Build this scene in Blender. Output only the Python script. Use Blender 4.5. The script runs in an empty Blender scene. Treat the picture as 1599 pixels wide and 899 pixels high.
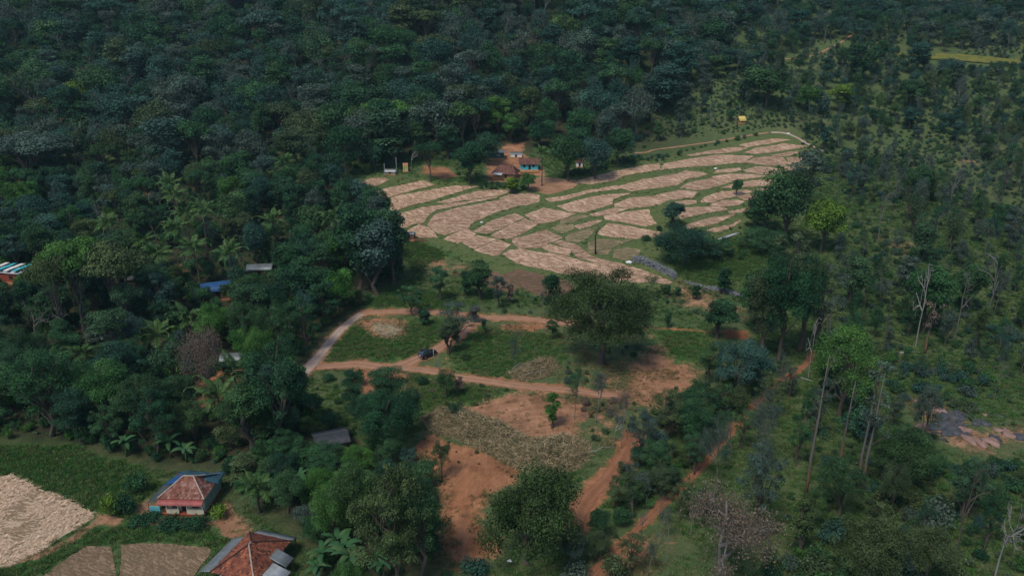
import bpy, math, random
import numpy as np
from mathutils import Vector, Matrix
R = math.radians
HAZE = 0.00010
rng = np.random.default_rng(7)
random.seed(7)
scene = bpy.context.scene
C = scene.collection

# ---------------------------------------------------------------- camera, sky, sun, exposure
CAM_H, PITCH, FPX = 67.0, 20.0, 1200.0
cam_d = bpy.data.cameras.new('camera')
cam_d.sensor_width = 36.0
cam_d.lens = 36.0 * FPX / 1599.0
cam_d.clip_start = 0.5
cam_d.clip_end = 9000
cam = bpy.data.objects.new('camera', cam_d)
C.objects.link(cam)
cam.location = (0, 0, CAM_H)
cam.rotation_euler = (R(90 - PITCH), 0, 0)
scene.camera = cam

SUN_EL, SUN_AZ = 58.0, 215.0          # compass style: from behind the camera, a little to its left
world = bpy.data.worlds.new('World')
scene.world = world
world.use_nodes = True
wn = world.node_tree.nodes
wl = world.node_tree.links
sky = wn.new('ShaderNodeTexSky')
sky.sky_type = 'NISHITA'
sky.sun_disc = False
sky.sun_elevation = R(SUN_EL)
sky.sun_rotation = R(SUN_AZ)
sky.altitude = 900
sky.air_density = 1.0
sky.dust_density = 1.8
sky.ozone_density = 1.0
bg = wn['Background']
bg.inputs['Strength'].default_value = 0.085
wl.new(sky.outputs[0], bg.inputs['Color'])

sun_d = bpy.data.lights.new('sun', 'SUN')
sun_d.energy = 1.5
sun_d.angle = R(16)
sun_d.color = (1.0, 0.94, 0.85)
sun = bpy.data.objects.new('sun', sun_d)
C.objects.link(sun)
sd = Vector((math.sin(R(SUN_AZ)) * math.cos(R(SUN_EL)), math.cos(R(SUN_AZ)) * math.cos(R(SUN_EL)), math.sin(R(SUN_EL))))
sun.rotation_euler = sd.to_track_quat('Z', 'Y').to_euler()
sun.location = (0, 0, 300)

vs = scene.view_settings
vs.view_transform = 'Standard'
vs.look = 'None'
vs.gamma = 1.0
vs.exposure = 0.8
vs.use_curve_mapping = False
scene.cycles.max_bounces = 4
scene.cycles.diffuse_bounces = 2
scene.cycles.transparent_max_bounces = 4
scene.cycles.transmission_bounces = 2
scene.cycles.glossy_bounces = 2
scene.cycles.volume_bounces = 0

# ---------------------------------------------------------------- terrain maths
SP, CP = math.sin(R(PITCH)), math.cos(R(PITCH))

def sstep(a, b, x):
    t = np.clip((np.asarray(x, float) - a) / (b - a), 0, 1)
    return t * t * (3 - 2 * t)

_yy = np.arange(-2000, 2600, 2.0)
_sa = 0.13 * sstep(140, 190, _yy) * (1 - sstep(520, 700, _yy))          # valley floor rising through the paddies
_sb = 0.24 * sstep(272, 325, _yy) * (1 - sstep(520, 760, _yy))          # wooded hill behind
_za = np.cumsum(_sa) * 2.0
_zb = np.cumsum(_sb) * 2.0

def base_h(x, y):
    x = np.asarray(x, float); y = np.asarray(y, float)
    q = np.interp(y, _yy, _za) + np.interp(y, _yy, _zb) * (1 - 0.15 * sstep(40, 260, x))
    q = q + sstep(280, 350, y) * (2.6 * np.sin(x * 0.021 + 1.3) * np.sin(y * 0.017) + 1.3 * np.sin(x * 0.05 + y * 0.03))
    # gentle relief of the scrubland and of the cleared plot
    m = sstep(70, 120, x) * (1 - sstep(260, 320, y))
    q = q + m * (0.9 * np.sin(x * 0.045) * np.sin(y * 0.05 + 0.6) + 0.4 * np.sin(x * 0.13 + y * 0.09))
    n = (1 - sstep(180, 200, y)) * sstep(95, 110, y) * (1 - sstep(60, 80, np.abs(x)))
    q = q + n * (0.35 * np.sin(x * 0.11 + 0.5) * np.sin(y * 0.11) + 0.12 * np.sin(x * 0.37) * np.sin(y * 0.31 + 1))
    return q

def ray(px, py):
    u = (px - 799.5) / FPX; v = (py - 449.5) / FPX
    return np.array([u, CP - v * SP, -(SP + v * CP)])

_ts = np.arange(60, 1400, 3.0)
def G(px, py):
    """ground point seen at a photo pixel"""
    d = ray(px, py)
    gap = CAM_H + d[2] * _ts - base_h(d[0] * _ts, d[1] * _ts)
    k = np.nonzero(gap < 0)[0]
    if len(k) == 0:
        t = _ts[-1]
    else:
        b = _ts[k[0]]; a = b - 3.0
        for _ in range(14):
            m = 0.5 * (a + b)
            if CAM_H + d[2] * m - float(base_h(d[0] * m, d[1] * m)) < 0: b = m
            else: a = m
        t = b
    p = d * t
    return Vector((p[0], p[1], float(base_h(p[0], p[1]))))

def poly_w(pts, step=None):
    return np.array([G(x, y)[:2] for x, y in pts])

def depth_at(p):
    return p[1] * CP + (CAM_H - p[2]) * SP

def project(p):
    d = p[1] * CP + (CAM_H - p[2]) * SP
    v = (CAM_H - p[2]) * CP - p[1] * SP
    return 799.5 + FPX * p[0] / d, 449.5 + FPX * v / d

def height_for(p, ty):
    d = ray(0, ty)
    return CAM_H - p[1] * (-d[2] / d[1]) - p[2]

def seg_dist(P, A, B):
    AB = B - A
    t = np.clip(((P - A) @ AB) / max(1e-9, AB @ AB), 0, 1)
    return np.linalg.norm(P - (A + t[:, None] * AB), axis=1)

def inside(P, poly):
    x, y = P[:, 0], P[:, 1]
    r = np.zeros(len(P), bool)
    n = len(poly)
    for i in range(n):
        x1, y1 = poly[i]; x2, y2 = poly[(i + 1) % n]
        c = ((y1 > y) != (y2 > y))
        with np.errstate(divide='ignore', invalid='ignore'):
            xi = (x2 - x1) * (y - y1) / (y2 - y1 + 1e-12) + x1
        r ^= c & (x < xi)
    return r

def sdist(P, poly, reach=8.0):
    """signed distance to a polygon, negative inside; 'reach' when further away than that"""
    out = np.full(len(P), reach)
    lo = poly.min(0) - reach; hi = poly.max(0) + reach
    m = np.all((P >= lo) & (P <= hi), axis=1)
    Q = P[m]
    if len(Q) == 0:
        return out
    d = np.full(len(Q), 1e9)
    for i in range(len(poly)):
        d = np.minimum(d, seg_dist(Q, poly[i], poly[(i + 1) % len(poly)]))
    d = np.where(inside(Q, poly), -d, d)
    out[m] = np.minimum(d, reach)
    return out

def ldist(P, line, reach=8.0):
    out = np.full(len(P), reach)
    lo = line.min(0) - reach; hi = line.max(0) + reach
    m = np.all((P >= lo) & (P <= hi), axis=1)
    Q = P[m]
    if len(Q) == 0:
        return out
    d = np.full(len(Q), 1e9)
    for i in range(len(line) - 1):
        d = np.minimum(d, seg_dist(Q, line[i], line[i + 1]))
    out[m] = np.minimum(d, reach)
    return out

def smooth_line(pts, step=1.2):
    """Catmull-Rom through world points, resampled"""
    P = [np.array(p, float) for p in pts]
    P = [2 * P[0] - P[1]] + P + [2 * P[-1] - P[-2]]
    out = []
    for i in range(1, len(P) - 2):
        n = max(2, int(np.linalg.norm(P[i + 1] - P[i]) / step))
        for k in range(n):
            t = k / n
            a, b, c, d = P[i - 1], P[i], P[i + 1], P[i + 2]
            out.append(0.5 * ((2 * b) + (c - a) * t + (2 * a - 5 * b + 4 * c - d) * t * t + (3 * b - a - 3 * c + d) * t ** 3))
    out.append(P[-2])
    return np.array(out)

def vnoise(x, y, s, seed=0):
    """cheap smooth value noise in 0..1"""
    x = np.asarray(x, float) / s; y = np.asarray(y, float) / s
    xi = np.floor(x).astype(np.int64); yi = np.floor(y).astype(np.int64)
    fx = x - xi; fy = y - yi
    fx = fx * fx * (3 - 2 * fx); fy = fy * fy * (3 - 2 * fy)
    def h(a, b):
        n = (a * 374761393 + b * 668265263 + seed * 1442695041) & 0x7fffffff
        n = ((n ^ (n >> 13)) * 1274126177) & 0x7fffffff
        return (n & 0xffff) / 65535.0
    return (h(xi, yi) * (1 - fx) + h(xi + 1, yi) * fx) * (1 - fy) + (h(xi, yi + 1) * (1 - fx) + h(xi + 1, yi + 1) * fx) * fy

# ---------------------------------------------------------------- object helpers
def tag(o, label=None, cat=None, group=None, kind=None):
    if label: o['label'] = label
    if cat: o['category'] = cat
    if group: o['group'] = group
    if kind: o['kind'] = kind
    return o

def empty(name, loc=(0, 0, 0), rz=0.0, label=None, cat=None, group=None, scale=None):
    o = bpy.data.objects.new(name, None)
    o.empty_display_size = 0.3
    C.objects.link(o)
    o.location = loc
    o.rotation_euler = (0, 0, rz)
    if scale is not None:
        o.scale = scale
    return tag(o, label, cat, group)

def link(name, me, parent=None, mat=None):
    o = bpy.data.objects.new(name, me)
    C.objects.link(o)
    if parent is not None:
        o.parent = parent
    if mat is not None:
        setmat(o, mat)
    return o

def setmat(o, mat, slot=0):
    o.material_slots[slot].link = 'OBJECT'
    o.material_slots[slot].material = mat

def np_mesh(name, V, Q, mats, midx=None, attrs=None, smooth=False, corner_uv=None):
    """mesh from numpy verts and an (n,4) or (n,3) face array"""
    V = np.asarray(V, np.float32); Q = np.asarray(Q, np.int32)
    me = bpy.data.meshes.new(name)
    k = Q.shape[1]
    me.vertices.add(len(V)); me.vertices.foreach_set('co', V.ravel())
    me.loops.add(Q.size); me.loops.foreach_set('vertex_index', Q.ravel())
    me.polygons.add(len(Q))
    me.polygons.foreach_set('loop_start', np.arange(0, Q.size, k, dtype=np.int32))
    me.polygons.foreach_set('loop_total', np.full(len(Q), k, np.int32))
    for m in mats:
        me.materials.append(m)
    if midx is not None:
        me.polygons.foreach_set('material_index', np.asarray(midx, np.int32))
    if smooth:
        me.polygons.foreach_set('use_smooth', np.ones(len(Q), bool))
    if attrs:
        for an, av in attrs.items():
            a = me.attributes.new(an, 'FLOAT', 'POINT')
            a.data.foreach_set('value', np.asarray(av, np.float32))
    if corner_uv is not None:
        uv = me.uv_layers.new(name='UVMap')
        uv.data.foreach_set('uv', np.asarray(corner_uv, np.float32)[Q.ravel()].ravel())
    me.update(calc_edges=True)
    return me

class MB:
    """collects boxes, tubes and faces into one mesh"""
    def __init__(s):
        s.v = []; s.f = []; s.m = []
    def add(s, vs_, fs_, mi=0, M=None):
        o = len(s.v)
        for p in vs_:
            p = Vector(p)
            s.v.append(tuple(M @ p) if M is not None else tuple(p))
        for f in fs_:
            s.f.append([i + o for i in f]); s.m.append(mi)
        return s
    def box(s, x0, x1, y0, y1, z0, z1, mi=0, M=None):
        return s.add([(x0, y0, z0), (x1, y0, z0), (x1, y1, z0), (x0, y1, z0), (x0, y0, z1), (x1, y0, z1), (x1, y1, z1), (x0, y1, z1)],
                     [(3, 2, 1, 0), (4, 5, 6, 7), (0, 1, 5, 4), (1, 2, 6, 5), (2, 3, 7, 6), (3, 0, 4, 7)], mi, M)
    def slab(s, pts, th, mi=0):
        """polygon (list of 3d points, top face) given thickness downwards"""
        n = len(pts)
        vs_ = [tuple(p) for p in pts] + [(p[0], p[1], p[2] - th) for p in pts]
        fs_ = [tuple(range(n)), tuple(range(2 * n - 1, n - 1, -1))]
        fs_ += [(i, i + n, (i + 1) % n + n, (i + 1) % n) for i in range(n)]
        return s.add(vs_, fs_, mi)
    def tube(s, pts, rad, n=6, mi=0, cap=True):
        pts = [Vector(p) for p in pts]
        o = len(s.v)
        up = Vector((0.13, 0.31, 0.94))
        for i, p in enumerate(pts):
            d = (pts[min(i + 1, len(pts) - 1)] - pts[max(i - 1, 0)]).normalized()
            a = d.cross(up)
            if a.length < 1e-3: a = d.cross(Vector((1, 0, 0)))
            a.normalize(); b = d.cross(a)
            r = rad[i] if hasattr(rad, '__len__') else rad
            for k in range(n):
                t = 2 * math.pi * k / n
                s.v.append(tuple(p + a * (r * math.cos(t)) + b * (r * math.sin(t))))
        for i in range(len(pts) - 1):
            for k in range(n):
                s.f.append([o + i * n + k, o + i * n + (k + 1) % n, o + (i + 1) * n + (k + 1) % n, o + (i + 1) * n + k]); s.m.append(mi)
        if cap:
            s.f.append([o + k for k in range(n)][::-1]); s.m.append(mi)
            s.f.append([o + (len(pts) - 1) * n + k for k in range(n)]); s.m.append(mi)
        return s
    def mesh(s, name, mats, smooth=False):
        me = bpy.data.meshes.new(name)
        me.from_pydata(s.v, [], s.f)
        for m in (mats if isinstance(mats, (list, tuple)) else [mats]):
            me.materials.append(m)
        me.polygons.foreach_set('material_index', s.m)
        if smooth:
            me.polygons.foreach_set('use_smooth', [True] * len(s.f))
        me.update()
        return me
    def build(s, name, mats, parent=None, smooth=False):
        return link(name, s.mesh(name, mats, smooth), parent)

# ---------------------------------------------------------------- materials
def new_mat(name):
    m = bpy.data.materials.new(name)
    m.use_nodes = True
    nt = m.node_tree
    return m, nt, nt.nodes['Principled BSDF']

def N(nt, t, **kw):
    n = nt.nodes.new(t)
    for k, v in kw.items():
        setattr(n, k, v)
    return n

def ramp(nt, stops, fac=None):
    r = nt.nodes.new('ShaderNodeValToRGB')
    el = r.color_ramp.elements
    while len(el) < len(stops):
        el.new(0.5)
    for e, (p, c) in zip(el, stops):
        e.position = p
        e.color = (*c, 1) if len(c) == 3 else c
    if fac is not None:
        nt.links.new(fac, r.inputs[0])
    return r

def noise(nt, scale, detail=4, rough=0.55, vec=None, dist=0.0):
    n = nt.nodes.new('ShaderNodeTexNoise')
    n.inputs['Scale'].default_value = scale
    n.inputs['Detail'].default_value = detail
    n.inputs['Roughness'].default_value = rough
    n.inputs['Distortion'].default_value = dist
    if vec is not None:
        nt.links.new(vec, n.inputs['Vector'])
    return n

def mixc(nt, a, b, fac, blend='MIX'):
    m = nt.nodes.new('ShaderNodeMix')
    m.data_type = 'RGBA'; m.blend_type = blend
    for sock, val in ((m.inputs[0], fac), (m.inputs[6], a), (m.inputs[7], b)):
        if hasattr(val, 'is_linked'):
            nt.links.new(val, sock)
        elif isinstance(val, (int, float)):
            sock.default_value = val
        else:
            sock.default_value = (*val, 1)
    return m.outputs[2]

def math_n(nt, op, a, b=None, clamp=False):
    m = nt.nodes.new('ShaderNodeMath')
    m.operation = op; m.use_clamp = clamp
    for i, val in enumerate((a, b)):
        if val is None: continue
        if hasattr(val, 'is_linked'):
            nt.links.new(val, m.inputs[i])
        else:
            m.inputs[i].default_value = val
    return m.outputs[0]

def bump(nt, bsdf, h, strength, dist):
    b = nt.nodes.new('ShaderNodeBump')
    b.inputs['Strength'].default_value = strength
    b.inputs['Distance'].default_value = dist
    nt.links.new(h, b.inputs['Height'])
    nt.links.new(b.outputs[0], bsdf.inputs['Normal'])

def plain(name, col, rough=0.8, var=0.25, scale=3.0, metal=0.0, spec=0.3, bumpd=0.0):
    """a base colour with uneven patches and grain"""
    m, nt, b = new_mat(name)
    tc = N(nt, 'ShaderNodeTexCoord')
    n1 = noise(nt, scale, 6, 0.65, tc.outputs['Object'])
    dark = tuple(c * (1 - var) for c in col); light = tuple(min(1, c * (1 + var)) for c in col)
    r = ramp(nt, [(0.3, dark), (0.7, light)], n1.outputs[0])
    nt.links.new(r.outputs[0], b.inputs['Base Color'])
    b.inputs['Roughness'].default_value = rough
    b.inputs['Metallic'].default_value = metal
    b.inputs['Specular IOR Level'].default_value = spec
    if bumpd:
        bump(nt, b, noise(nt, scale * 6, 4, 0.6, tc.outputs['Object']).outputs[0], 0.6, bumpd)
    return m

def leaf_mat(name, stops, rough=0.75):
    """foliage: hue from one plant to the next (Random), clump to clump (tone)"""
    m, nt, b = new_mat(name)
    oi = N(nt, 'ShaderNodeObjectInfo')
    at = N(nt, 'ShaderNodeAttribute', attribute_name='tone')
    r = ramp(nt, stops, oi.outputs['Random'])
    hs = N(nt, 'ShaderNodeHueSaturation')
    nt.links.new(r.outputs[0], hs.inputs['Color'])
    v = math_n(nt, 'MULTIPLY_ADD', at.outputs['Fac'], 1.7)
    v.node.inputs[2].default_value = 0.2
    nt.links.new(v, hs.inputs['Value'])
    hu = math_n(nt, 'MULTIPLY_ADD', at.outputs['Fac'], -0.03)
    hu.node.inputs[2].default_value = 0.515
    nt.links.new(hu, hs.inputs['Hue'])
    nt.links.new(hs.outputs[0], b.inputs['Base Color'])
    b.inputs['Roughness'].default_value = rough
    b.inputs['Specular IOR Level'].default_value = 0.12
    tr = N(nt, 'ShaderNodeBsdfTranslucent')
    nt.links.new(hs.outputs[0], tr.inputs['Color'])
    mx = N(nt, 'ShaderNodeMixShader')
    mx.inputs[0].default_value = 0.18
    nt.links.new(b.outputs[0], mx.inputs[1]); nt.links.new(tr.outputs[0], mx.inputs[2])
    nt.links.new(mx.outputs[0], nt.nodes['Material Output'].inputs['Surface'])
    return m

M = {}
M['leaf_dark'] = leaf_mat('leaf_dark', [(0, (.016, .056, .024)), (.3, (.024, .072, .034)), (.6, (.036, .082, .028)), (1, (.022, .062, .038))])
M['leaf_mid'] = leaf_mat('leaf_mid', [(0, (.030, .088, .030)), (.4, (.036, .096, .042)), (.75, (.054, .106, .034)), (1, (.038, .084, .046))])
M['leaf_deep'] = leaf_mat('leaf_deep', [(0, (.038, .070, .022)), (1, (.044, .074, .026))])
M['leaf_olive'] = leaf_mat('leaf_olive', [(0, (.054, .088, .030)), (.5, (.066, .094, .038)), (1, (.048, .078, .036))])
M['leaf_bright'] = leaf_mat('leaf_bright', [(0, (.042, .130, .024)), (.5, (.060, .140, .030)), (1, (.040, .118, .036))])
M['leaf_lime'] = leaf_mat('leaf_lime', [(0, (.110, .180, .022)), (1, (.090, .170, .024))])
M['leaf_grey'] = leaf_mat('leaf_grey', [(0, (.056, .090, .064)), (.5, (.070, .100, .074)), (1, (.048, .084, .066))])
M['leaf_teal'] = leaf_mat('leaf_teal', [(0, (.022, .068, .050)), (.3, (.042, .094, .072)), (.6, (.028, .078, .054)), (1, (.054, .098, .080))])
M['leaf_brown'] = leaf_mat('leaf_brown', [(0, (.170, .125, .095)), (1, (.150, .115, .085))])
M['leaf_palm'] = leaf_mat('leaf_palm', [(0, (.052, .120, .032)), (.5, (.074, .128, .038)), (1, (.044, .106, .038))], 0.5)
M['leaf_dry'] = leaf_mat('leaf_dry', [(0, (.42, .33, .19)), (1, (.38, .30, .17))])
M['leaf_grass'] = leaf_mat('leaf_grass', [(0, (.044, .130, .026)), (.5, (.062, .138, .034)), (.8, (.095, .140, .044)), (1, (.15, .15, .065))])
M['leaf_scrub'] = leaf_mat('leaf_scrub', [(0, (.030, .078, .028)), (.35, (.044, .092, .036)), (.7, (.074, .102, .052)), (1, (.036, .094, .052))])
M['bark'] = plain('bark', (.085, .068, .052), 0.9, 0.35, 1.5)
M['bark_grey'] = plain('bark_grey', (.145, .135, .120), 0.9, 0.3, 1.5)
M['bark_pale'] = plain('bark_pale', (.25, .235, .215), 0.9, 0.25, 1.5)
M['bark_orange'] = plain('bark_orange', (.155, .075, .040), 0.9, 0.35, 1.2)
M['bark_black'] = plain('bark_black', (.035, .026, .022), 0.9, 0.3, 1.5)
M['twig'] = plain('twig', (.34, .27, .165), 0.9, 0.35, 0.8)

# ---------------------------------------------------------------- paddies: outlines on the ground (photo pixels -> ground points)
PLOTS = [
 [(555,289),(579,279),(600,278),(607,281),(588,290),(561,297)],
 [(571,305),(590,298),(610,293),(638,287),(660,282),(679,289),(663,293),(625,302),(602,310),(588,315)],
 [(591,322),(604,313),(620,306),(662,299),(706,291),(745,291),(712,301),(675,312),(638,322),(620,329),(596,331)],
 [(681,316),(712,308),(745,299),(765,297),(807,298),(775,306),(740,311),(700,317)],
 [(596,334),(622,334),(662,324),(700,319),(745,312),(775,307),(772,310),(745,315),(705,323),(682,328),(672,335),(666,345),(658,349),(646,350),(624,360),(612,352),(600,345)],
 [(634,362),(645,356),(656,351),(670,356),(683,371),(665,371),(640,368)],
 [(669,352),(672,343),(679,336),(706,327),(750,319),(781,312),(796,319),(809,322),(777,331),(740,346),(731,355),(723,358),(694,367),(684,364)],
 [(781,310),(796,304),(827,302),(841,305),(842,314),(827,319),(810,321),(795,316)],
 [(741,361),(765,347),(802,334),(817,340),(792,352),(761,366)],
 [(767,367),(792,355),(820,342),(840,350),(818,362),(810,367),(793,374),(778,372)],
 [(820,336),(849,325),(872,329),(900,334),(871,344),(842,349)],
 [(851,310),(884,306),(915,298),(940,294),(962,290),(970,295),(925,300),(900,307),(880,313),(860,315)],
 [(872,322),(896,315),(930,307),(950,304),(985,302),(955,312),(955,319),(920,330),(912,332),(890,330)],
 [(896,284),(950,270),(1012,257),(1028,256),(1031,265),(975,274),(960,282),(919,288)],
 [(967,291),(1006,280),(1056,272),(1069,267),(1098,270),(1069,281),(1056,289),(1012,295),(986,299)],
 [(960,319),(988,309),(1016,307),(1047,312),(1025,320),(988,325),(962,323)],
 [(1020,306),(1062,297),(1089,300),(1079,309),(1050,312)],
 [(1063,294),(1075,286),(1100,281),(1116,277),(1144,284),(1115,292),(1092,297)],
 [(1034,260),(1040,255),(1080,248),(1121,242),(1176,244),(1160,254),(1100,259),(1060,262),(1032,266)],
 [(1072,243),(1100,237),(1146,230),(1167,232),(1150,237),(1100,241),(1085,244)],
 [(1155,227),(1177,222),(1209,217),(1234,219),(1190,226),(1167,230)],
 [(1162,239),(1180,232),(1215,227),(1221,224),(1256,228),(1259,230),(1221,235),(1200,238),(1182,240)],
 [(1164,254),(1180,247),(1196,245),(1222,246),(1231,256),(1221,260),(1190,257)],
 [(1204,243),(1225,239),(1244,236),(1245,240),(1225,244)],
 [(1230,247),(1251,246),(1251,252),(1232,257)],
 [(1226,261),(1250,256),(1249,265),(1229,265)],
 [(1161,266),(1180,261),(1202,261),(1220,265),(1205,272),(1190,272),(1167,269)],
 [(1207,273),(1222,266),(1231,268),(1230,275)],
 [(1112,276),(1140,272),(1165,272),(1200,275),(1171,279),(1142,282)],
 [(1072,277),(1090,269),(1104,272),(1085,278)],
 [(1121,266),(1155,262),(1157,267),(1115,271)],
 [(1126,294),(1150,286),(1177,282),(1199,281),(1214,281),(1205,286),(1200,290),(1155,293)],
 [(1127,300),(1165,297),(1178,299),(1127,311),(1110,317),(1095,316),(1100,309)],
 [(1181,296),(1201,294),(1200,298),(1190,299)],
 [(1149,306),(1181,302),(1197,304),(1196,309),(1165,313)],
 [(1109,320),(1130,313),(1152,312),(1162,315),(1152,320),(1132,323)],
 [(1055,316),(1071,313),(1086,313),(1087,317),(1070,320)],
 [(1057,330),(1062,326),(1096,324),(1115,322),(1135,326),(1132,329),(1102,332),(1086,337),(1064,342)],
 [(1137,330),(1169,325),(1167,329),(1144,334)],
 [(1070,352),(1084,347),(1110,341),(1147,335),(1135,342),(1112,351),(1075,357)],
 [(1105,360),(1120,355),(1139,352),(1154,344),(1156,346),(1145,354),(1120,362)],
 [(922,335),(960,325),(982,326),(960,334),(929,338)],
 [(945,337),(988,330),(1012,327),(1016,337),(1024,350),(1006,353),(970,346),(946,343)],
 [(934,364),(951,349),(988,355),(1025,362),(1040,364),(1025,370),(994,372),(960,371),(938,367)],
 [(898,353),(925,345),(941,344),(922,354),(905,358)],
 [(876,345),(902,337),(920,337),(896,346),(875,350)],
 [(862,356),(872,352),(895,351),(897,357),(878,364)],
 [(884,369),(909,361),(920,357),(928,360),(918,370),(902,379),(885,376)],
 [(800,372),(820,369),(850,360),(876,371),(865,377),(854,379),(852,386),(810,388),(803,380)],
 [(693,373),(715,363),(727,357),(742,365),(736,372),(715,380)],
 [(722,378),(747,368),(774,374),(740,389)],
 [(741,391),(776,375),(796,382),(778,398),(769,399)],
 [(786,397),(797,390),(817,389),(840,394),(858,395),(888,402),(920,410),(940,419),(975,436),(960,440),(940,436),(925,434),(909,432),(871,425),(837,417),(810,412)],
 [(847,387),(860,382),(890,390),(888,399),(858,393)],
 [(865,380),(877,376),(900,382),(918,397),(932,403),(900,401),(892,389)],
 [(900,403),(935,404),(981,416),(1000,421),(1027,430),(1046,440),(1042,444),(1015,439),(990,441),(955,426),(925,409)],
 [(919,380),(931,374),(962,375),(987,375),(960,384),(954,388),(950,397),(932,397),(920,395)],
 [(960,391),(980,387),(1000,391),(995,400),(975,406),(959,402)],
]
GREENISH = {47, 56, 57, 46, 45}
FALLOW = [[(788,429),(812,421),(847,430),(890,441),(893,449),(880,462),(840,460),(815,448)],
          [(745,430),(775,424),(787,432),(812,450),(790,455),(760,447)]]
NEAR_STRAW = [[(-60,748),(0,744),(22,742),(60,764),(100,778),(142,800),(145,808),(95,838),(60,860),(10,884),(-10,886),(-60,868)]]
NEAR_STUBBLE = [[(60,905),(110,868),(135,852),(176,853),(180,905),(150,940),(50,940)],
                [(190,850),(250,847),(325,855),(328,862),(300,905),(280,940),(190,940),(190,900)]]
GOLD = [[(1395,86),(1440,83),(1520,88),(1599,95),(1670,100),(1680,107),(1599,102),(1500,96),(1440,93)]]

plots_w = [poly_w(p) for p in PLOTS]
fallow_w = [poly_w(p) for p in FALLOW]
straw_w = [poly_w(p) for p in NEAR_STRAW]
stub_w = [poly_w(p) for p in NEAR_STUBBLE]
gold_w = [poly_w(p) for p in GOLD]
field_hull = poly_w([(540,290),(600,270),(700,275),(760,288),(850,300),(900,275),(1030,245),(1150,222),(1235,207),(1290,235),(1260,275),(1215,300),(1180,340),(1150,372),(1080,372),(1055,345),(1045,400),(1062,448),(1000,450),(880,470),(800,440),(690,392),(640,372),(590,340)])

# tracks: centre line in photo pixels, width in metres
TRACKS = {
 'concrete_road': ([(470,585),(497,556),(515,533),(535,511),(556,494),(566,487)], 2.9),
 'upper_track': ([(562,487),(600,486),(640,485),(690,488),(740,493),(800,496),(850,500),(900,506)], 2.8),
 'cross_track': ([(752,494),(735,505),(722,518),(700,534),(676,548),(650,560),(625,570),(600,573),(560,568),(520,570),(495,572)], 3.4),
 'lower_track': ([(625,572),(680,580),(730,590),(790,598),(840,604),(890,609),(935,614),(965,616)], 2.8),
 'east_track': ([(1272,548),(1255,571),(1225,590),(1195,615),(1165,645),(1135,680),(1108,712),(1075,748),(1040,780),(1008,812),(975,845),(935,885),(890,930)], 1.5),
 'plot_track': ([(990,680),(975,712),(952,742),(927,768),(907,795),(893,832)], 3.6),
}
FOOT = [
 ([(990,239),(1008,238),(1022,234),(1060,229),(1110,222),(1150,215),(1200,207)], 1.3, 'track', 'orange footpath along the bank above the upper paddies'),
 ([(1204,207),(1225,208),(1245,216),(1262,226),(1290,238)], 1.5, 'concrete', 'tan footpath curving round the top corner of the paddies'),
 ([(1335,52),(1315,65),(1290,78),(1262,89),(1235,92),(1190,92)], 1.4, 'track', 'thin brown path climbing into the upper wood'),
]
tracks_w = {k: (smooth_line([G(x, y)[:2] for x, y in v[0]]), v[1]) for k, v in TRACKS.items()}

# bare soil (px polygon, 0 tan .. 1 orange, softness m, strength)
SOIL = [
 ([(500,570),(570,480),(700,478),(870,490),(1000,505),(1120,520),(1120,560),(1090,600),(1060,660),(960,700),(900,680),(700,640),(560,600)], .5, 4.0, .30),
 ([(880,570),(1000,540),(1090,560),(1080,640),(1000,660),(960,700),(900,690),(880,640)], .4, 4.0, .46),
 ([(668,678),(700,688),(760,706),(818,733),(806,752),(770,768),(748,800),(760,830),(778,862),(745,884),(705,890),(690,850),(686,790),(688,745),(662,712),(655,690)], .72, 1.8, 1.0),
 ([(760,625),(800,612),(850,610),(890,622),(930,640),(900,680),(860,700),(800,690),(750,668),(700,660),(690,645),(720,635)], .35, 2.5, .95),
 ([(985,560),(1030,530),(1050,560),(1095,575),(1085,610),(1040,635),(1000,640),(960,620)], .45, 3.0, .85),
 ([(560,570),(620,575),(640,588),(600,600),(575,615),(555,612),(545,590)], .6, 1.5, 1.0),
 ([(550,500),(600,492),(640,500),(640,525),(600,532),(565,520)], .5, 2.0, .8),
 ([(780,505),(850,503),(870,512),(820,518),(785,515)], .6, 1.5, .9),
 ([(820,283),(845,276),(905,283),(900,292),(868,303),(850,304),(830,298)], .15, .8, 1.0),
 ([(760,255),(790,225),(820,222),(815,240),(845,262),(850,275),(820,276),(790,283),(762,284)], .5, 1.5, 1.0),
 ([(1128,515),(1168,516),(1170,530),(1130,528)], 1.0, 1.0, 1.0),
 ([(1425,625),(1470,622),(1490,645),(1530,668),(1599,668),(1640,676),(1620,690),(1555,690),(1560,712),(1520,706),(1480,690),(1440,675),(1440,650)], .1, 2.4, .78),
 ([(640,405),(700,400),(735,412),(720,428),(670,425)], .3, 3.0, .55),
 ([(210,795),(235,775),(250,808),(345,812),(350,780),(385,820),(372,832),(340,822),(225,818)], .3, .9, 1.0),
 ([(305,600),(350,570),(365,600),(345,640),(310,635)], .8, 2.0, 1.0),
 ([(940,840),(1000,812),(1050,850),(1000,905),(900,920)], .55, 2.5, .7),
 ([(150,800),(190,810),(185,822),(155,818)], .3, .8, 1.0),
 ([(1400,240),(1440,230),(1460,250),(1430,258)], .3, 4.0, .45), ([(1480,248),(1530,240),(1540,262),(1490,268)], .3, 4.0, .5),
 ([(1380,375),(1430,378),(1425,400),(1385,395)], .5, 3.0, .6),
 ([(660,258),(700,262),(720,275),(690,282),(655,270)], .6, 1.5, .8),
 ([(1050,440),(1100,452),(1170,490),(1140,505),(1060,475)], .2, 3.0, .65),
 ([(265,420),(285,410),(290,430),(270,435)], .7, 1.5, 1.0),
 ([(165,305),(260,300),(262,308),(170,312)], .6, 1.5, .9),
]
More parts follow.
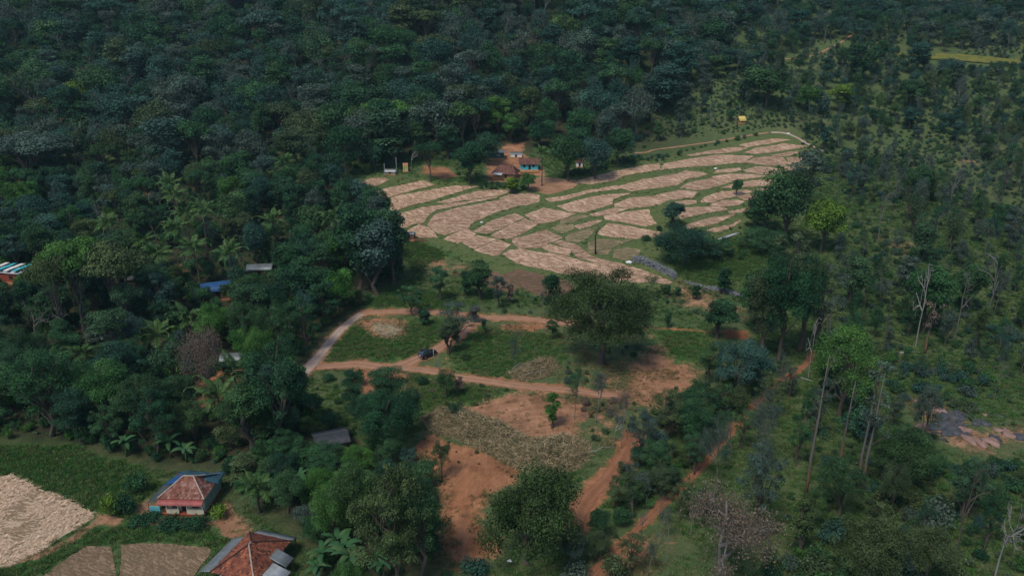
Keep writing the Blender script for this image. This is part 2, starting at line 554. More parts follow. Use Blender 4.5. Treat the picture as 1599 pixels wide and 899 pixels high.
PATHS = [
 ([(1005,512),(1040,513),(1085,516),(1130,519)], 1.0, .9),  # narrow footpaths painted on the ground by feet
 ([(200,330),(206,345),(200,372)], 1.6, .2),
 ([(660,690),(655,710),(670,740)], 2.0, .7),
 ([(0,882),(60,868),(120,838),(150,815)], 1.2, .15),
 ([(340,815),(362,835),(385,828)], 1.6, .3),
]
LUSH = [  # short bright grass
 ([(-60,690),(60,695),(200,730),(232,760),(190,800),(150,800),(90,770),(20,740),(-60,735)], 1.0),
 ([(150,815),(200,815),(340,822),(345,850),(190,846),(120,850),(40,895),(-60,940),(-60,890),(60,865)], .9),
 ([(505,560),(540,510),(600,500),(680,500),(740,500),(700,530),(650,556),(600,566)], 1.0),
 ([(700,560),(745,510),(800,520),(870,520),(880,560),(800,592),(720,580)], 1.0),
 ([(580,478),(580,455),(640,455),(720,475),(700,482)], .9),
 ([(640,372),(690,392),(770,410),(700,405),(660,420),(620,440),(630,400)], .8),
 ([(1025,515),(1100,515),(1110,560),(1060,570),(1030,545)], .9),
 ([(640,580),(720,595),(800,615),(740,640),(660,640)], .8),
 ([(1040,385),(1110,380),(1190,380),(1200,410),(1130,440),(1070,430)], .75),
 ([(540,285),(700,270),(850,300),(900,270),(1050,240),(1200,215),(1270,240),(1200,330),(1080,380),(1000,400),(880,390),(700,385),(600,350)], .1),
 ([(640,275),(700,272),(760,288),(700,290),(650,282)], .9),
 ([(890,790),(960,740),(1000,700),(960,800),(900,860)], .5),
]

# ---------------------------------------------------------------- ground sheet
def axis(fine0, fine1, step, far0, far1, grow=1.12):
    mid = list(np.arange(fine0, fine1 + 1e-6, step))
    a = []; s = step; p = fine0
    while p > far0:
        s = min(s * grow, 160); p -= s; a.append(p)
    b = []; s = step; p = fine1
    while p < far1:
        s = min(s * grow, 160); p += s; b.append(p)
    return np.array(a[::-1] + mid + b)
gx = axis(-128, 150, 0.85, -2000, 2000)
gy = axis(72, 288, 0.85, -1500, 2200, 1.03)
NX, NY = len(gx), len(gy)
GX, GY = np.meshgrid(gx, gy)
P2 = np.stack([GX.ravel(), GY.ravel()], 1)
Z = base_h(P2[:, 0], P2[:, 1])

all_flat = plots_w + fallow_w + straw_w + stub_w + gold_w
d_plot = np.full(len(P2), 8.0)
for pw in all_flat:
    d_plot = np.minimum(d_plot, sdist(P2, pw))
in_field = sdist(P2, field_hull, 6.0)
near_plot = d_plot < 7.5
bund = sstep(0.25, 1.3, d_plot) * (1 - sstep(2.5, 6.0, d_plot)) * (1 - sstep(0, 3, in_field))
bund2 = sstep(0.25, 1.3, d_plot) * (1 - sstep(1.0, 3.0, d_plot)) * (P2[:, 1] < 114)
Z = Z + 0.26 * bund + 0.14 * bund2 - 0.45 * sstep(0.1, 1.4, -d_plot)

def ground_z(x, y):
    """base height plus bunds, for things that stand on the ground"""
    i = np.clip(np.searchsorted(gx, x) - 1, 0, NX - 2); j = np.clip(np.searchsorted(gy, y) - 1, 0, NY - 2)
    fx = (x - gx[i]) / (gx[i + 1] - gx[i]); fy = (y - gy[j]) / (gy[j + 1] - gy[j])
    z = ZG
    return (z[j, i] * (1 - fx) + z[j, i + 1] * fx) * (1 - fy) + (z[j + 1, i] * (1 - fx) + z[j + 1, i + 1] * fx) * fy

A_dirt = np.zeros(len(P2)); A_red = np.zeros(len(P2)); A_lush = np.zeros(len(P2)); A_w = np.zeros(len(P2))
def put_dirt(sdv, red, soft, k):
    global A_dirt, A_red
    v = k * np.clip(0.5 - sdv / (2 * soft), 0, 1)
    A_red = np.where(v > A_dirt, red, A_red)
    A_dirt = np.maximum(A_dirt, v)
D_TRACK = np.full(len(P2), 9.0)
for poly, red, soft, k in SOIL:
    put_dirt(sdist(P2, poly_w(poly), 10.0), red, soft * 1.3, k)
for k, (ln, w) in tracks_w.items():
    dd = ldist(P2, ln, 9.0)
    put_dirt(dd - w * 0.5 - (0.0 if k == 'east_track' else 0.3), {'concrete_road': .25, 'east_track': .95, 'plot_track': .75}.get(k, .6), 0.6 if k == 'east_track' else 1.5, 1.0)
    Z = Z - 0.10 * (1 - sstep(w * 0.5, w * 0.5 + 1.2, dd))
    D_TRACK = np.minimum(D_TRACK, dd - w * 0.5)
for pts, w, red in PATHS:
    put_dirt(ldist(P2, smooth_line([G(x, y)[:2] for x, y in pts]), 9.0) - w * 0.5, red, 0.9, 1.0)
for poly, k in LUSH:
    A_lush = np.maximum(A_lush, k * np.clip(0.5 - sdist(P2, poly_w(poly), 10.0) / 6.0, 0, 1))
# the foot of dense woods is leaf litter
WOOD = [poly_w([(-150,300),(250,285),(540,270),(600,330),(640,430),(600,450),(560,475),(500,520),(450,590),(440,640),(470,660),(560,690),(640,720),(680,800),(690,899),(520,930),(500,860),(430,810),(380,780),(350,735),(235,730),(120,692),(-150,685)])]
A_wood = np.zeros(len(P2))
for w in WOOD:
    A_wood = np.maximum(A_wood, np.clip(0.5 - sdist(P2, w, 10.0) / 8.0, 0, 1))
A_wood = np.maximum(A_wood, sstep(275, 300, P2[:, 1]) * (1 - sstep(30, 90, P2[:, 0])))
ZG = Z.reshape(NY, NX)
DPG, DTG, DIRTG = d_plot.reshape(NY, NX), D_TRACK.reshape(NY, NX), A_dirt.reshape(NY, NX)
def grid_at(g, x, y):
    return float(g[np.clip(np.searchsorted(gy, y), 0, NY - 1), np.clip(np.searchsorted(gx, x), 0, NX - 1)])

def ground_mat():
    m, nt, b = new_mat('ground_soil_and_grass')
    tc = N(nt, 'ShaderNodeTexCoord')
    V = tc.outputs['Object']
    big = noise(nt, 0.05, 5, 0.6, V).outputs[0]
    mid = noise(nt, 0.35, 6, 0.65, V).outputs[0]
    fine = noise(nt, 2.2, 6, 0.7, V).outputs[0]
    grit = noise(nt, 7.0, 4, 0.7, V).outputs[0]
    def at(n): return N(nt, 'ShaderNodeAttribute', attribute_name=n).outputs['Fac']
    # scrub grass: olive to green, with straw-dry tufts
    g1 = ramp(nt, [(0.30, (.052, .094, .032)), (0.48, (.082, .118, .044)), (0.62, (.124, .134, .058)), (0.78, (.180, .146, .080))],
              math_n(nt, 'MULTIPLY_ADD', mid, 0.6)).outputs[0]
    s = math_n(nt, 'MULTIPLY', big, 0.45)
    f = math_n(nt, 'ADD', math_n(nt, 'MULTIPLY', mid, 0.55), s)
    nt.links.new(f, g1.node.inputs[0])
    lush = ramp(nt, [(0.3, (.040, .112, .024)), (0.5, (.058, .138, .032)), (0.7, (.098, .158, .048))], math_n(nt, 'ADD', math_n(nt, 'MULTIPLY', fine, 0.5), math_n(nt, 'MULTIPLY', mid, 0.5))).outputs[0]
    lf = math_n(nt, 'ADD', at('lush'), math_n(nt, 'MULTIPLY', math_n(nt, 'SUBTRACT', mid, 0.5), 1.2), True)
    grass = mixc(nt, g1, lush, lf)
    bank = ramp(nt, [(0.3, (.062, .105, .030)), (0.5, (.105, .135, .046)), (0.7, (.170, .165, .070))], math_n(nt, 'ADD', math_n(nt, 'MULTIPLY', fine, 0.5), math_n(nt, 'MULTIPLY', mid, 0.5))).outputs[0]
    grass = mixc(nt, grass, bank, math_n(nt, 'MULTIPLY', at('bank'), 0.85))
    litter = ramp(nt, [(0.3, (.030, .036, .018)), (0.55, (.050, .050, .026)), (0.75, (.088, .064, .038))], mid).outputs[0]
    grass = mixc(nt, grass, litter, at('wood'))
    grass = mixc(nt, grass, ramp(nt, [(0.25, (.45, .45, .45)), (0.75, (1.35, 1.35, 1.35))], fine).outputs[0], 0.8, 'MULTIPLY')
    # soil: tan to laterite orange
    tan = ramp(nt, [(0.3, (.27, .158, .094)), (0.7, (.42, .262, .168))], mid).outputs[0]
    org = ramp(nt, [(0.3, (.255, .098, .040)), (0.7, (.385, .165, .078))], mid).outputs[0]
    soil = mixc(nt, tan, org, math_n(nt, 'ADD', at('red'), math_n(nt, 'MULTIPLY', math_n(nt, 'SUBTRACT', big, 0.5), 0.5), True))
    # scraper and tyre marks: noise drawn out along the drive
    mp = N(nt, 'ShaderNodeMapping')
    mp.inputs['Rotation'].default_value = (0, 0, 0.35)
    mp.inputs['Scale'].default_value = (2.2, 0.16, 1)
    nt.links.new(V, mp.inputs['Vector'])
    streak = noise(nt, 1.0, 5, 0.6, mp.outputs[0], 1.2).outputs[0]
    soil = mixc(nt, soil, ramp(nt, [(0.3, (.72, .69, .66)), (0.7, (1.2, 1.2, 1.2))], streak).outputs[0], 0.55, 'MULTIPLY')
    soil = mixc(nt, soil, ramp(nt, [(0.3, (.62, .58, .54)), (0.7, (1.3, 1.28, 1.25))], noise(nt, 0.14, 6, 0.6, V, 1.5).outputs[0]).outputs[0], 0.7, 'MULTIPLY')
    # arcs left by turning wheels
    ds = N(nt, 'ShaderNodeVectorMath', operation='DISTANCE')
    cpt = G(900, 800)
    ds.inputs[1].default_value = (cpt.x, cpt.y, 0)
    nt.links.new(V, ds.inputs[0])
    cx = N(nt, 'ShaderNodeCombineXYZ')
    nt.links.new(math_n(nt, 'MULTIPLY', ds.outputs['Value'], 1.7), cx.inputs[0])
    sx_ = N(nt, 'ShaderNodeSeparateXYZ'); nt.links.new(V, sx_.inputs[0])
    nt.links.new(math_n(nt, 'MULTIPLY', sx_.outputs[1], 0.06), cx.inputs[1])
    arc = noise(nt, 1.0, 4, 0.6, cx.outputs[0], 0.6).outputs[0]
    soil = mixc(nt, soil, ramp(nt, [(0.36, (.70, .66, .62)), (0.5, (1, 1, 1)), (0.62, (1.28, 1.26, 1.22))], arc).outputs[0], 0.4, 'MULTIPLY')
    soil = mixc(nt, soil, ramp(nt, [(0.3, (.7, .68, .66)), (0.7, (1.2, 1.2, 1.2))], grit).outputs[0], 0.6, 'MULTIPLY')
    j = math_n(nt, 'ADD', math_n(nt, 'MULTIPLY', math_n(nt, 'SUBTRACT', fine, 0.5), 1.1), math_n(nt, 'MULTIPLY', math_n(nt, 'SUBTRACT', mid, 0.5), 1.3))
    # thin worn patches show everywhere in the rough grass
    dirt = math_n(nt, 'ADD', at('dirt'), j)
    df = ramp(nt, [(0.40, (0, 0, 0)), (0.66, (1, 1, 1))], dirt).outputs[0]
    col = mixc(nt, grass, soil, df)
    nt.links.new(col, b.inputs['Base Color'])
    b.inputs['Roughness'].default_value = 0.95
    b.inputs['Specular IOR Level'].default_value = 0.1
    h = math_n(nt, 'ADD', fine, math_n(nt, 'MULTIPLY', grit, 0.4))
    bump(nt, b, h, 0.7, 0.35)
    return m
M['ground'] = ground_mat()
idx = np.arange(NX * NY).reshape(NY, NX)
Q = np.stack([idx[:-1, :-1].ravel(), idx[:-1, 1:].ravel(), idx[1:, 1:].ravel(), idx[1:, :-1].ravel()], 1)
ground = link('ground', np_mesh('ground', np.column_stack([P2, Z]), Q, [M['ground']], attrs={'dirt': A_dirt, 'red': A_red, 'lush': A_lush, 'wood': A_wood, 'bank': (1 - sstep(0, 3, in_field)) * (1 - sstep(3.0, 7.0, d_plot))}, smooth=True))
tag(ground, 'rough green and olive ground with bare red soil patches', 'ground', kind='structure')

# ---------------------------------------------------------------- paddies
def straw_mat(name, light, mid, dark, scale=1.0, cover=0.5, green=0.0):
    m, nt, b = new_mat(name)
    tc = N(nt, 'ShaderNodeTexCoord'); oi = N(nt, 'ShaderNodeObjectInfo')
    V = tc.outputs['Object']
    rot = N(nt, 'ShaderNodeVectorRotate', rotation_type='Z_AXIS')
    nt.links.new(V, rot.inputs['Vector'])
    nt.links.new(math_n(nt, 'MULTIPLY_ADD', oi.outputs['Random'], 0.9), rot.inputs['Angle'])
    rot.inputs['Angle'].links[0].from_node.inputs[2].default_value = -0.2
    mp = N(nt, 'ShaderNodeMapping')
    mp.inputs['Scale'].default_value = (0.22 * scale, 0.8 * scale, 1)
    nt.links.new(rot.outputs[0], mp.inputs['Vector'])
    warp = noise(nt, 1.0, 5, 0.62, mp.outputs[0], 1.6).outputs[0]
    wv = noise(nt, 1.6 * scale, 6, 0.7, V).outputs[0]
    pat = noise(nt, 0.11, 4, 0.5, V).outputs[0]
    fine = noise(nt, 6.0, 4, 0.7, V).outputs[0]
    base = ramp(nt, [(0.3, mid), (0.6, light)], wv).outputs[0]
    d = math_n(nt, 'ADD', warp, math_n(nt, 'MULTIPLY', math_n(nt, 'SUBTRACT', pat, 0.5), 0.25))
    gap = ramp(nt, [(cover - 0.055, (0, 0, 0)), (cover - .01, (1, 1, 1)), (cover + .028, (1, 1, 1)), (cover + 0.075, (0, 0, 0))], d).outputs[0]
    gap = mixc(nt, (0, 0, 0), gap, math_n(nt, 'MULTIPLY', wv, 1.55, True))
    col = mixc(nt, base, dark, gap)
    if green:
        gm = ramp(nt, [(0.45, (0, 0, 0)), (0.75, (1, 1, 1))], noise(nt, 0.25, 5, 0.65, V).outputs[0]).outputs[0]
        col = mixc(nt, col, (.085, .110, .040), mixc(nt, (0, 0, 0), gm, green))
    col = mixc(nt, col, ramp(nt, [(0.3, (.72, .72, .72)), (0.7, (1.18, 1.18, 1.18))], fine).outputs[0], 0.8, 'MULTIPLY')
    hv = N(nt, 'ShaderNodeHueSaturation')
    nt.links.new(col, hv.inputs['Color'])
    nt.links.new(math_n(nt, 'MULTIPLY_ADD', oi.outputs['Random'], 0.24), hv.inputs['Value'])
    hv.inputs['Value'].links[0].from_node.inputs[2].default_value = 0.88
    nt.links.new(hv.outputs[0], b.inputs['Base Color'])
    b.inputs['Roughness'].default_value = 0.95
    b.inputs['Specular IOR Level'].default_value = 0.1
    bump(nt, b, math_n(nt, 'ADD', math_n(nt, 'SUBTRACT', wv, math_n(nt, 'MULTIPLY', gap, 0.8)), math_n(nt, 'MULTIPLY', fine, 0.3)), 0.7, 0.25)
    return m
M['straw'] = straw_mat('straw', (.60, .410, .275), (.49, .320, .210), (.19, .092, .048), 1.0, 0.50, 0.14)
M['straw_green'] = straw_mat('straw_greenish', (.36, .285, .160), (.28, .225, .125), (.15, .105, .055), 1.0, 0.48, 0.75)
M['stubble'] = straw_mat('stubble', (.285, .195, .120), (.225, .150, .092), (.15, .105, .062), 2.2, 0.50, 0.15)
M['fallow'] = straw_mat('fallow', (.225, .130, .088), (.180, .102, .068), (.115, .080, .045), 1.6, 0.47, 0.4)
M['straw_near'] = straw_mat('straw_near', (.54, .395, .265), (.45, .32, .205), (.19, .12, .065), 0.9, 0.46, 0.3)
M['gold'] = straw_mat('ripe_paddy', (.22, .20, .045), (.18, .17, .038), (.10, .12, .03), 0.6, 0.5, 0.5)

def field_sheet(pw, mat, lift, wob=0.3, grow=0.35):
    """a levelled plot: outline with an uneven edge, draped on the base height"""
    pts = []
    n = len(pw)
    for i in range(n):
        a, b = pw[i], pw[(i + 1) % n]
        k = max(1, int(np.linalg.norm(b - a) / 1.1))
        nrm = np.array([-(b - a)[1], (b - a)[0]]) / max(1e-6, np.linalg.norm(b - a))
        for t in range(k):
            q = a + (b - a) * t / k
            q = q + nrm * (vnoise(q[0], q[1], 1.6, 3) - 0.5) * 2 * wob + nrm * (vnoise(q[0], q[1], 6.0, 5) - 0.5) * wob
            pts.append(q)
    pts = np.array(pts)
    c = pts.mean(0)
    pts = c + (pts - c) * (1 + grow / np.maximum(2.0, np.linalg.norm(pts - c, axis=1, keepdims=True)))
    zz = float(base_h(c[0], c[1]))
    mb = MB()
    mb.slab([(p[0] - c[0], p[1] - c[1], float(base_h(p[0], p[1])) - zz + lift) for p in pts], 0.3)
    o = mb.build('paddy_field', [mat])
    for pl in o.data.polygons[:1]:
        pass
    o.location = (c[0], c[1], zz)
    return o

FN = lambda i, o, lab: tag(o, lab, 'field', 'harvested paddy plots', 'structure')
for i, pw in enumerate(plots_w):
    o = field_sheet(pw, M['straw_green'] if i in GREENISH else M['straw'], 0.07 + 0.005 * (i % 7))
    FN(i, o, 'terraced paddy plot of drying cut straw between green banks' if i not in GREENISH else 'thin greenish stubble plot among the straw covered paddies')
for pw in fallow_w:
    FN(0, field_sheet(pw, M['fallow'], 0.07), 'reddish brown fallow plot below the straw covered paddies')
for pw in straw_w:
    FN(0, field_sheet(pw, M['straw_near'], 0.07), 'pale straw covered plot beside the bright grass at the picture corner')
for i, pw in enumerate(stub_w):
    FN(0, field_sheet(pw, M['stubble'], 0.07 + 0.012 * i, 0.2, 0.0), 'brown standing stubble plot beside the large tiled roof')
for pw in gold_w:
    FN(0, field_sheet(pw, M['gold'], 0.5), 'narrow strip of golden ripe paddy far among the trees')

# ---------------------------------------------------------------- tracks
def track_mat(name, tone_a, tone_b, rut):
    m, nt, b = new_mat(name)
    tc = N(nt, 'ShaderNodeTexCoord')
    V = tc.outputs['Object']
    mid = noise(nt, 0.4, 6, 0.65, V).outputs[0]
    fine = noise(nt, 4.0, 5, 0.7, V).outputs[0]
    col = ramp(nt, [(0.3, tone_a), (0.7, tone_b)], mid).outputs[0]
    sp = N(nt, 'ShaderNodeSeparateXYZ'); nt.links.new(tc.outputs['UV'], sp.inputs[0])
    # two wheel lines, worn paler, a darker crown between them
    dv = math_n(nt, 'ABSOLUTE', math_n(nt, 'SUBTRACT', math_n(nt, 'ABSOLUTE', math_n(nt, 'SUBTRACT', sp.outputs[0], 0.5)), 0.24))
    wl_ = ramp(nt, [(0.0, (1.22, 1.2, 1.18)), (0.09, (1, 1, 1)), (0.22, (.80, .79, .78))], math_n(nt, 'ADD', dv, math_n(nt, 'MULTIPLY', math_n(nt, 'SUBTRACT', mid, 0.5), 0.2))).outputs[0]
    col = mixc(nt, col, wl_, rut, 'MULTIPLY')
    col = mixc(nt, col, ramp(nt, [(0.3, (.72, .7, .68)), (0.7, (1.18, 1.18, 1.18))], fine).outputs[0], 0.75, 'MULTIPLY')
    nt.links.new(col, b.inputs['Base Color'])
    b.inputs['Roughness'].default_value = 0.95
    b.inputs['Specular IOR Level'].default_value = 0.1
    bump(nt, b, fine, 0.5, 0.15)
    return m
M['track'] = track_mat('dirt_track', (.280, .148, .088), (.390, .222, .140), 0.8)
M['track_red'] = track_mat('red_track', (.200, .088, .044), (.300, .142, .078), 0.6)
M['concrete'] = track_mat('old_concrete', (.34, .25, .20), (.44, .34, .28), 0.25)

def ribbon(name, ln, w, mat, label, rough_edge=0.3, lift=0.0):
    n = len(ln)
    V = []; UV = []
    for i in range(n):
        d = ln[min(i + 1, n - 1)] - ln[max(i - 1, 0)]
        d = d / max(1e-6, np.linalg.norm(d)); nr = np.array([-d[1], d[0]])
        ww = w * (0.66 + 0.3 * vnoise(ln[i][0], ln[i][1], 5.0, 11))
        for k, t in enumerate((-1, -.72, -.48, -.24, 0, .24, .48, .72, 1)):
            e = rough_edge * (vnoise(ln[i][0] + t * 9, ln[i][1], 1.5, 21) - 0.5) * 2 if abs(t) == 1 else 0
            q = ln[i] + nr * (t * 0.5 * ww + np.sign(t) * e)
            rut = -0.035 if abs(t) == .48 else 0
            z = float(ground_z(q[0], q[1])) + (0.07 + rut + lift if abs(t) < 1 else -0.02)
            V.append((q[0], q[1], z)); UV.append(((t + 1) / 2, i * 0.1))
    Qs = [(i * 9 + k, i * 9 + k + 1, (i + 1) * 9 + k + 1, (i + 1) * 9 + k) for i in range(n - 1) for k in range(8)]
    o = link(name, np_mesh(name, V, Qs, [mat], smooth=True, corner_uv=UV))
    return tag(o, label, 'road' if 'road' in name else 'track', kind='structure')
for k, mk, lab in (('concrete_road', 'concrete', 'pale concrete road running along the edge of the grove'),
                   ('upper_track', 'track', 'red dirt track crossing the top of the cleared plot'),
                   ('cross_track', 'track', 'dirt track with the black car standing on it'),
                   ('lower_track', 'track', 'dirt track passing below the brush pile and big tree'),
                   ('east_track', 'track_red', 'narrow orange track running outside the cleared plot'),
                   ('plot_track', 'track_red', 'short orange earth ramp beside the dry brush heap')):
    ribbon('concrete_road' if k == 'concrete_road' else 'dirt_track', *tracks_w[k], M[mk], lab, 0.08 if mk == 'concrete' else 0.6, {'upper_track': .012, 'lower_track': .006}.get(k, 0.0))
for pts, w, mk, lab in FOOT:
    ribbon('footpath', smooth_line([G(x, y)[:2] for x, y in pts], 1.0), w, M[mk], lab, 0.3)

# ---------------------------------------------------------------- plant shapes (built once, copied many times)
def unit(v):
    return v / np.maximum(1e-9, np.linalg.norm(v, axis=-1, keepdims=True))

def leaf_faces(cent, nrm, size, r, aspect=0.62):
    """one small folded leaf spray per centre"""
    n = len(cent)
    t = unit(np.cross(nrm, unit(r.normal(size=(n, 3)))))
    b = np.cross(nrm, t)
    s = size * r.uniform(0.65, 1.35, n)[:, None]
    fold = nrm * s * r.uniform(-0.18, 0.10, n)[:, None]
    a0 = cent - t * s * 0.5; a1 = cent + b * s * 0.5 * aspect + fold; a2 = cent + t * s * 0.5; a3 = cent - b * s * 0.5 * aspect + fold
    V = np.stack([a0, a1, a2, a3], 1).reshape(-1, 3)
    Qs = np.arange(4 * n).reshape(n, 4)
    return V, Qs

def crown_np(r, clumps, leaf, n_leaf, up=0.55, hollow=0.35):
    """clumps: list of (centre, radius xyz); leaves crowd to the outer shell of each clump"""
    vol = np.array([c[1][0] * c[1][1] for c in clumps]); vol = vol / vol.sum()
    Vs, Qs, T = [], [], []
    o = 0
    for (c, rad), f in zip(clumps, vol):
        n = max(12, int(n_leaf * f))
        d = unit(r.normal(size=(n, 3)))
        d[:, 2] = np.where(d[:, 2] < -0.35, -d[:, 2] * 0.6, d[:, 2])
        d = unit(d)
        q = r.uniform(hollow, 1.0, n) ** 0.6
        q = q * (1 + 0.22 * np.sin(d[:, 0] * 5 + c[1]) * np.sin(d[:, 1] * 5 + c[0]))
        cent = np.array(c) + d * np.array(rad) * q[:, None]
        nrm = unit(d * 0.8 + np.array([0, 0, up]) + r.normal(size=(n, 3)) * 0.55)
        V, Qq = leaf_faces(cent, nrm, leaf, r)
        tone = np.clip(0.5 + r.normal() * 0.15 + r.normal(size=n) * 0.16, 0.05, 1)
        Vs.append(V); Qs.append(Qq + o); T.append(np.repeat(tone, 4)); o += len(V)
    return np.concatenate(Vs), np.concatenate(Qs), np.concatenate(T)

def tube_np(pts, rad, n=5):
    mb = MB(); mb.tube(pts, rad, n, cap=False)
    return np.array(mb.v), np.array(mb.f)

def merge(parts):
    Vs, Qs, o = [], [], 0
    for V, Qq in parts:
        Vs.append(V); Qs.append(Qq + o); o += len(V)
    return np.concatenate(Vs), np.concatenate(Qs)

def limb_path(a, b, r, k=4, sag=0.12):
    a = np.array(a, float); b = np.array(b, float)
    L = np.linalg.norm(b - a)
    out = [a]
    for i in range(1, k):
        t = i / k
        p = a + (b - a) * t + r.normal(size=3) * min(L * 0.05, .12 + L * .02)
        p[2] += math.sin(t * math.pi) * L * sag
        out.append(p)
    out.append(b)
    return out

def tree_np(seed, h=10, w=8, crown_from=0.35, shape='round', n_clump=22, leaf=0.5, n_leaf=3000, clump=0.26, trunk_r=None, fill=1.0, lean=0.0):
    r = np.random.default_rng(seed)
    tr = trunk_r or 0.018 * h + 0.05
    z0 = h * crown_from; zc = 0.5 * (z0 + h); hz = 0.5 * (h - z0); hw = w / 2
    clumps = []
    lobes = unit(r.normal(size=(5, 3)) * np.array([1, 1, .8]) + np.array([0, 0, .25]))
    ax = r.uniform(.86, 1.14)
    for i in range(n_clump):
        for _ in range(30):
            d = unit(r.normal(size=3)); q = r.uniform(0.25, 1.0) ** 0.5
            if shape == 'umbrella': d[2] = abs(d[2]) * 0.75 + 0.1
            if shape == 'round' and d[2] < -0.65: continue
            break
        cr = w * clump * r.uniform(0.45, 1.2)
        q = q * (.62 + .42 * max(0.0, float((lobes @ d).max())))
        ww = hw * 1.06
        c = np.array([d[0] * q * (ww - cr * 0.55), d[1] * q * (ww - cr * 0.55), zc + d[2] * q * (hz - cr * 0.35)])
        if shape == 'column':
            k = (c[2] - z0) / (h - z0); s = 1.05 - 0.75 * abs(k - 0.35) ** 1.1
            c[:2] *= s; cr *= 0.9
        if shape == 'tall':
            k = (c[2] - z0) / (h - z0); c[:2] *= 1.05 - 0.4 * k
        c[0] = c[0] * ax + lean * c[2] / h; c[1] /= ax
        flat = {'umbrella': 0.5, 'round': 0.85, 'tall': 0.9, 'column': 0.95, 'open': 0.7}[shape]
        clumps.append((c, (cr, cr, cr * flat)))
    V, Qs, T = crown_np(r, clumps, leaf, int(n_leaf * fill), hollow=0.3)
    top = np.array([lean * 0.8, 0, h * 0.86])
    trunk = limb_path((0, 0, -0.3), top, r, 5, 0.0)
    parts = [tube_np(trunk, [tr * 1.35, tr, tr * 0.85, tr * 0.6, tr * 0.4, tr * 0.15], 6)]
    for c, rad in clumps[:14]:
        t = np.clip((c[2] - z0 * 0.2) / h * r.uniform(0.45, 0.75), 0.12, 0.85)
        i = min(4, int(t * 5)); a = np.array(trunk[i]) + (np.array(trunk[i + 1]) - np.array(trunk[i])) * (t * 5 - i)
        parts.append(tube_np(limb_path(a, c, r, 4), np.linspace(tr * 0.45, tr * 0.10, 5), 4))
    tv, tq = merge(parts)
    return (V, Qs, T), (tv, tq)

def bare_np(seed, h=11, spread=0.5, tr=0.16, levels=4, fork=3):
    """leafless tree: forked limbs and twigs"""
    r = np.random.default_rng(seed)
    parts = []; tips = []
    def grow(p, d, L, rad, lv):
        pts = [np.array(p)]
        dd = np.array(d, float)
        k = 4 if lv == 0 else 3
        for _ in range(k):
            dd = unit(dd + r.normal(size=3) * (0.10 if lv == 0 else 0.20) + np.array([0, 0, 0.05]))
            pts.append(pts[-1] + dd * L / k)
        parts.append(tube_np(pts, np.linspace(rad, rad * 0.55, k + 1), 5 if lv < 2 else 3))
        if lv >= levels:
            tips.append(pts[-1]); return
        nf = fork + (1 if r.random() < 0.5 else 0)
        for i in range(nf):
            j = r.integers(max(1, k - 2), k + 1) if lv else r.integers(k - 1, k + 1)
            nd = unit(dd + unit(r.normal(size=3)) * (spread + 0.35) + np.array([0, 0, 0.12]))
            grow(pts[j], nd, L * r.uniform(0.52, 0.74), rad * 0.66, lv + 1)
    grow((0, 0, -0.3), (0, 0, 1), h * 0.42, tr, 0)
    tv, tq = merge(parts)
    s = h / max(1.0, tv[:, 2].max())
    return tv * s, tq, np.array(tips) * s

def sparse_np(seed, h=11, leaf=0.42, n_leaf=900, spread=0.5, tr=0.15, drop=0.55):
    tv, tq, tips = bare_np(seed, h, spread, tr, 3, 3)
    r = np.random.default_rng(seed + 99)
    n = n_leaf
    c = tips[r.integers(0, len(tips), n)] + r.normal(size=(n, 3)) * np.array([drop, drop, drop * 0.7]) * h / 11
    nrm = unit(r.normal(size=(n, 3)) + np.array([0, 0, 0.5]))
    V, Qs = leaf_faces(c, nrm, leaf, r)
    T = np.repeat(np.clip(0.5 + r.normal(size=n) * 0.2, 0.05, 1), 4)
    return (V, Qs, T), (tv, tq)

def shrub_np(seed, h=1.6, w=2.4, n=420, leaf=0.3, clumps=7):
    r = np.random.default_rng(seed)
    cl = []
    for i in range(clumps):
        a = r.uniform(0, 6.28); q = r.uniform(0, 1) ** 0.6
        cr = w * r.uniform(0.2, 0.34)
        cl.append((np.array([math.cos(a) * q * (w / 2 - cr * 0.6), math.sin(a) * q * (w / 2 - cr * 0.6), h * r.uniform(0.28, 0.68) * (1.15 - 0.5 * q)]), (cr, cr, min(cr, h * 0.42))))
    V, Qs, T = crown_np(r, cl, leaf, n, 0.5, 0.2)
    V[:, 2] = np.maximum(V[:, 2], -0.05)
    parts = [tube_np(limb_path((0, 0, -0.15), c, r, 3), np.linspace(0.05, 0.015, 4), 4) for c, _ in cl[:4]]
    tv, tq = merge(parts)
    return (V, Qs, T), (tv, tq)

def meshes(name, data, leafm, barkm):
    (V, Qs, T), (tv, tq) = data
    crown = np_mesh(name + '_crown', V, Qs, [leafm], attrs={'tone': T})
    trunk = np_mesh(name + '_trunk', tv, tq, [barkm], smooth=True)
    top = float(np.percentile(V[:, 2], 99.5)); wid = float(np.percentile(np.abs(V[:, :2]), 98.5)) * 2
    return {'crown': crown, 'trunk': trunk, 'h': top, 'w': wid}

def joined(name, data, leafm, barkm):
    (V, Qs, T), (tv, tq) = data
    Vv = np.concatenate([V, tv]); Qq = np.concatenate([Qs, tq + len(V)])
    mi = np.concatenate([np.zeros(len(Qs), int), np.ones(len(tq), int)])
    return np_mesh(name, Vv, Qq, [leafm, barkm], mi, {'tone': np.concatenate([T, np.full(len(tv), 0.5)])})

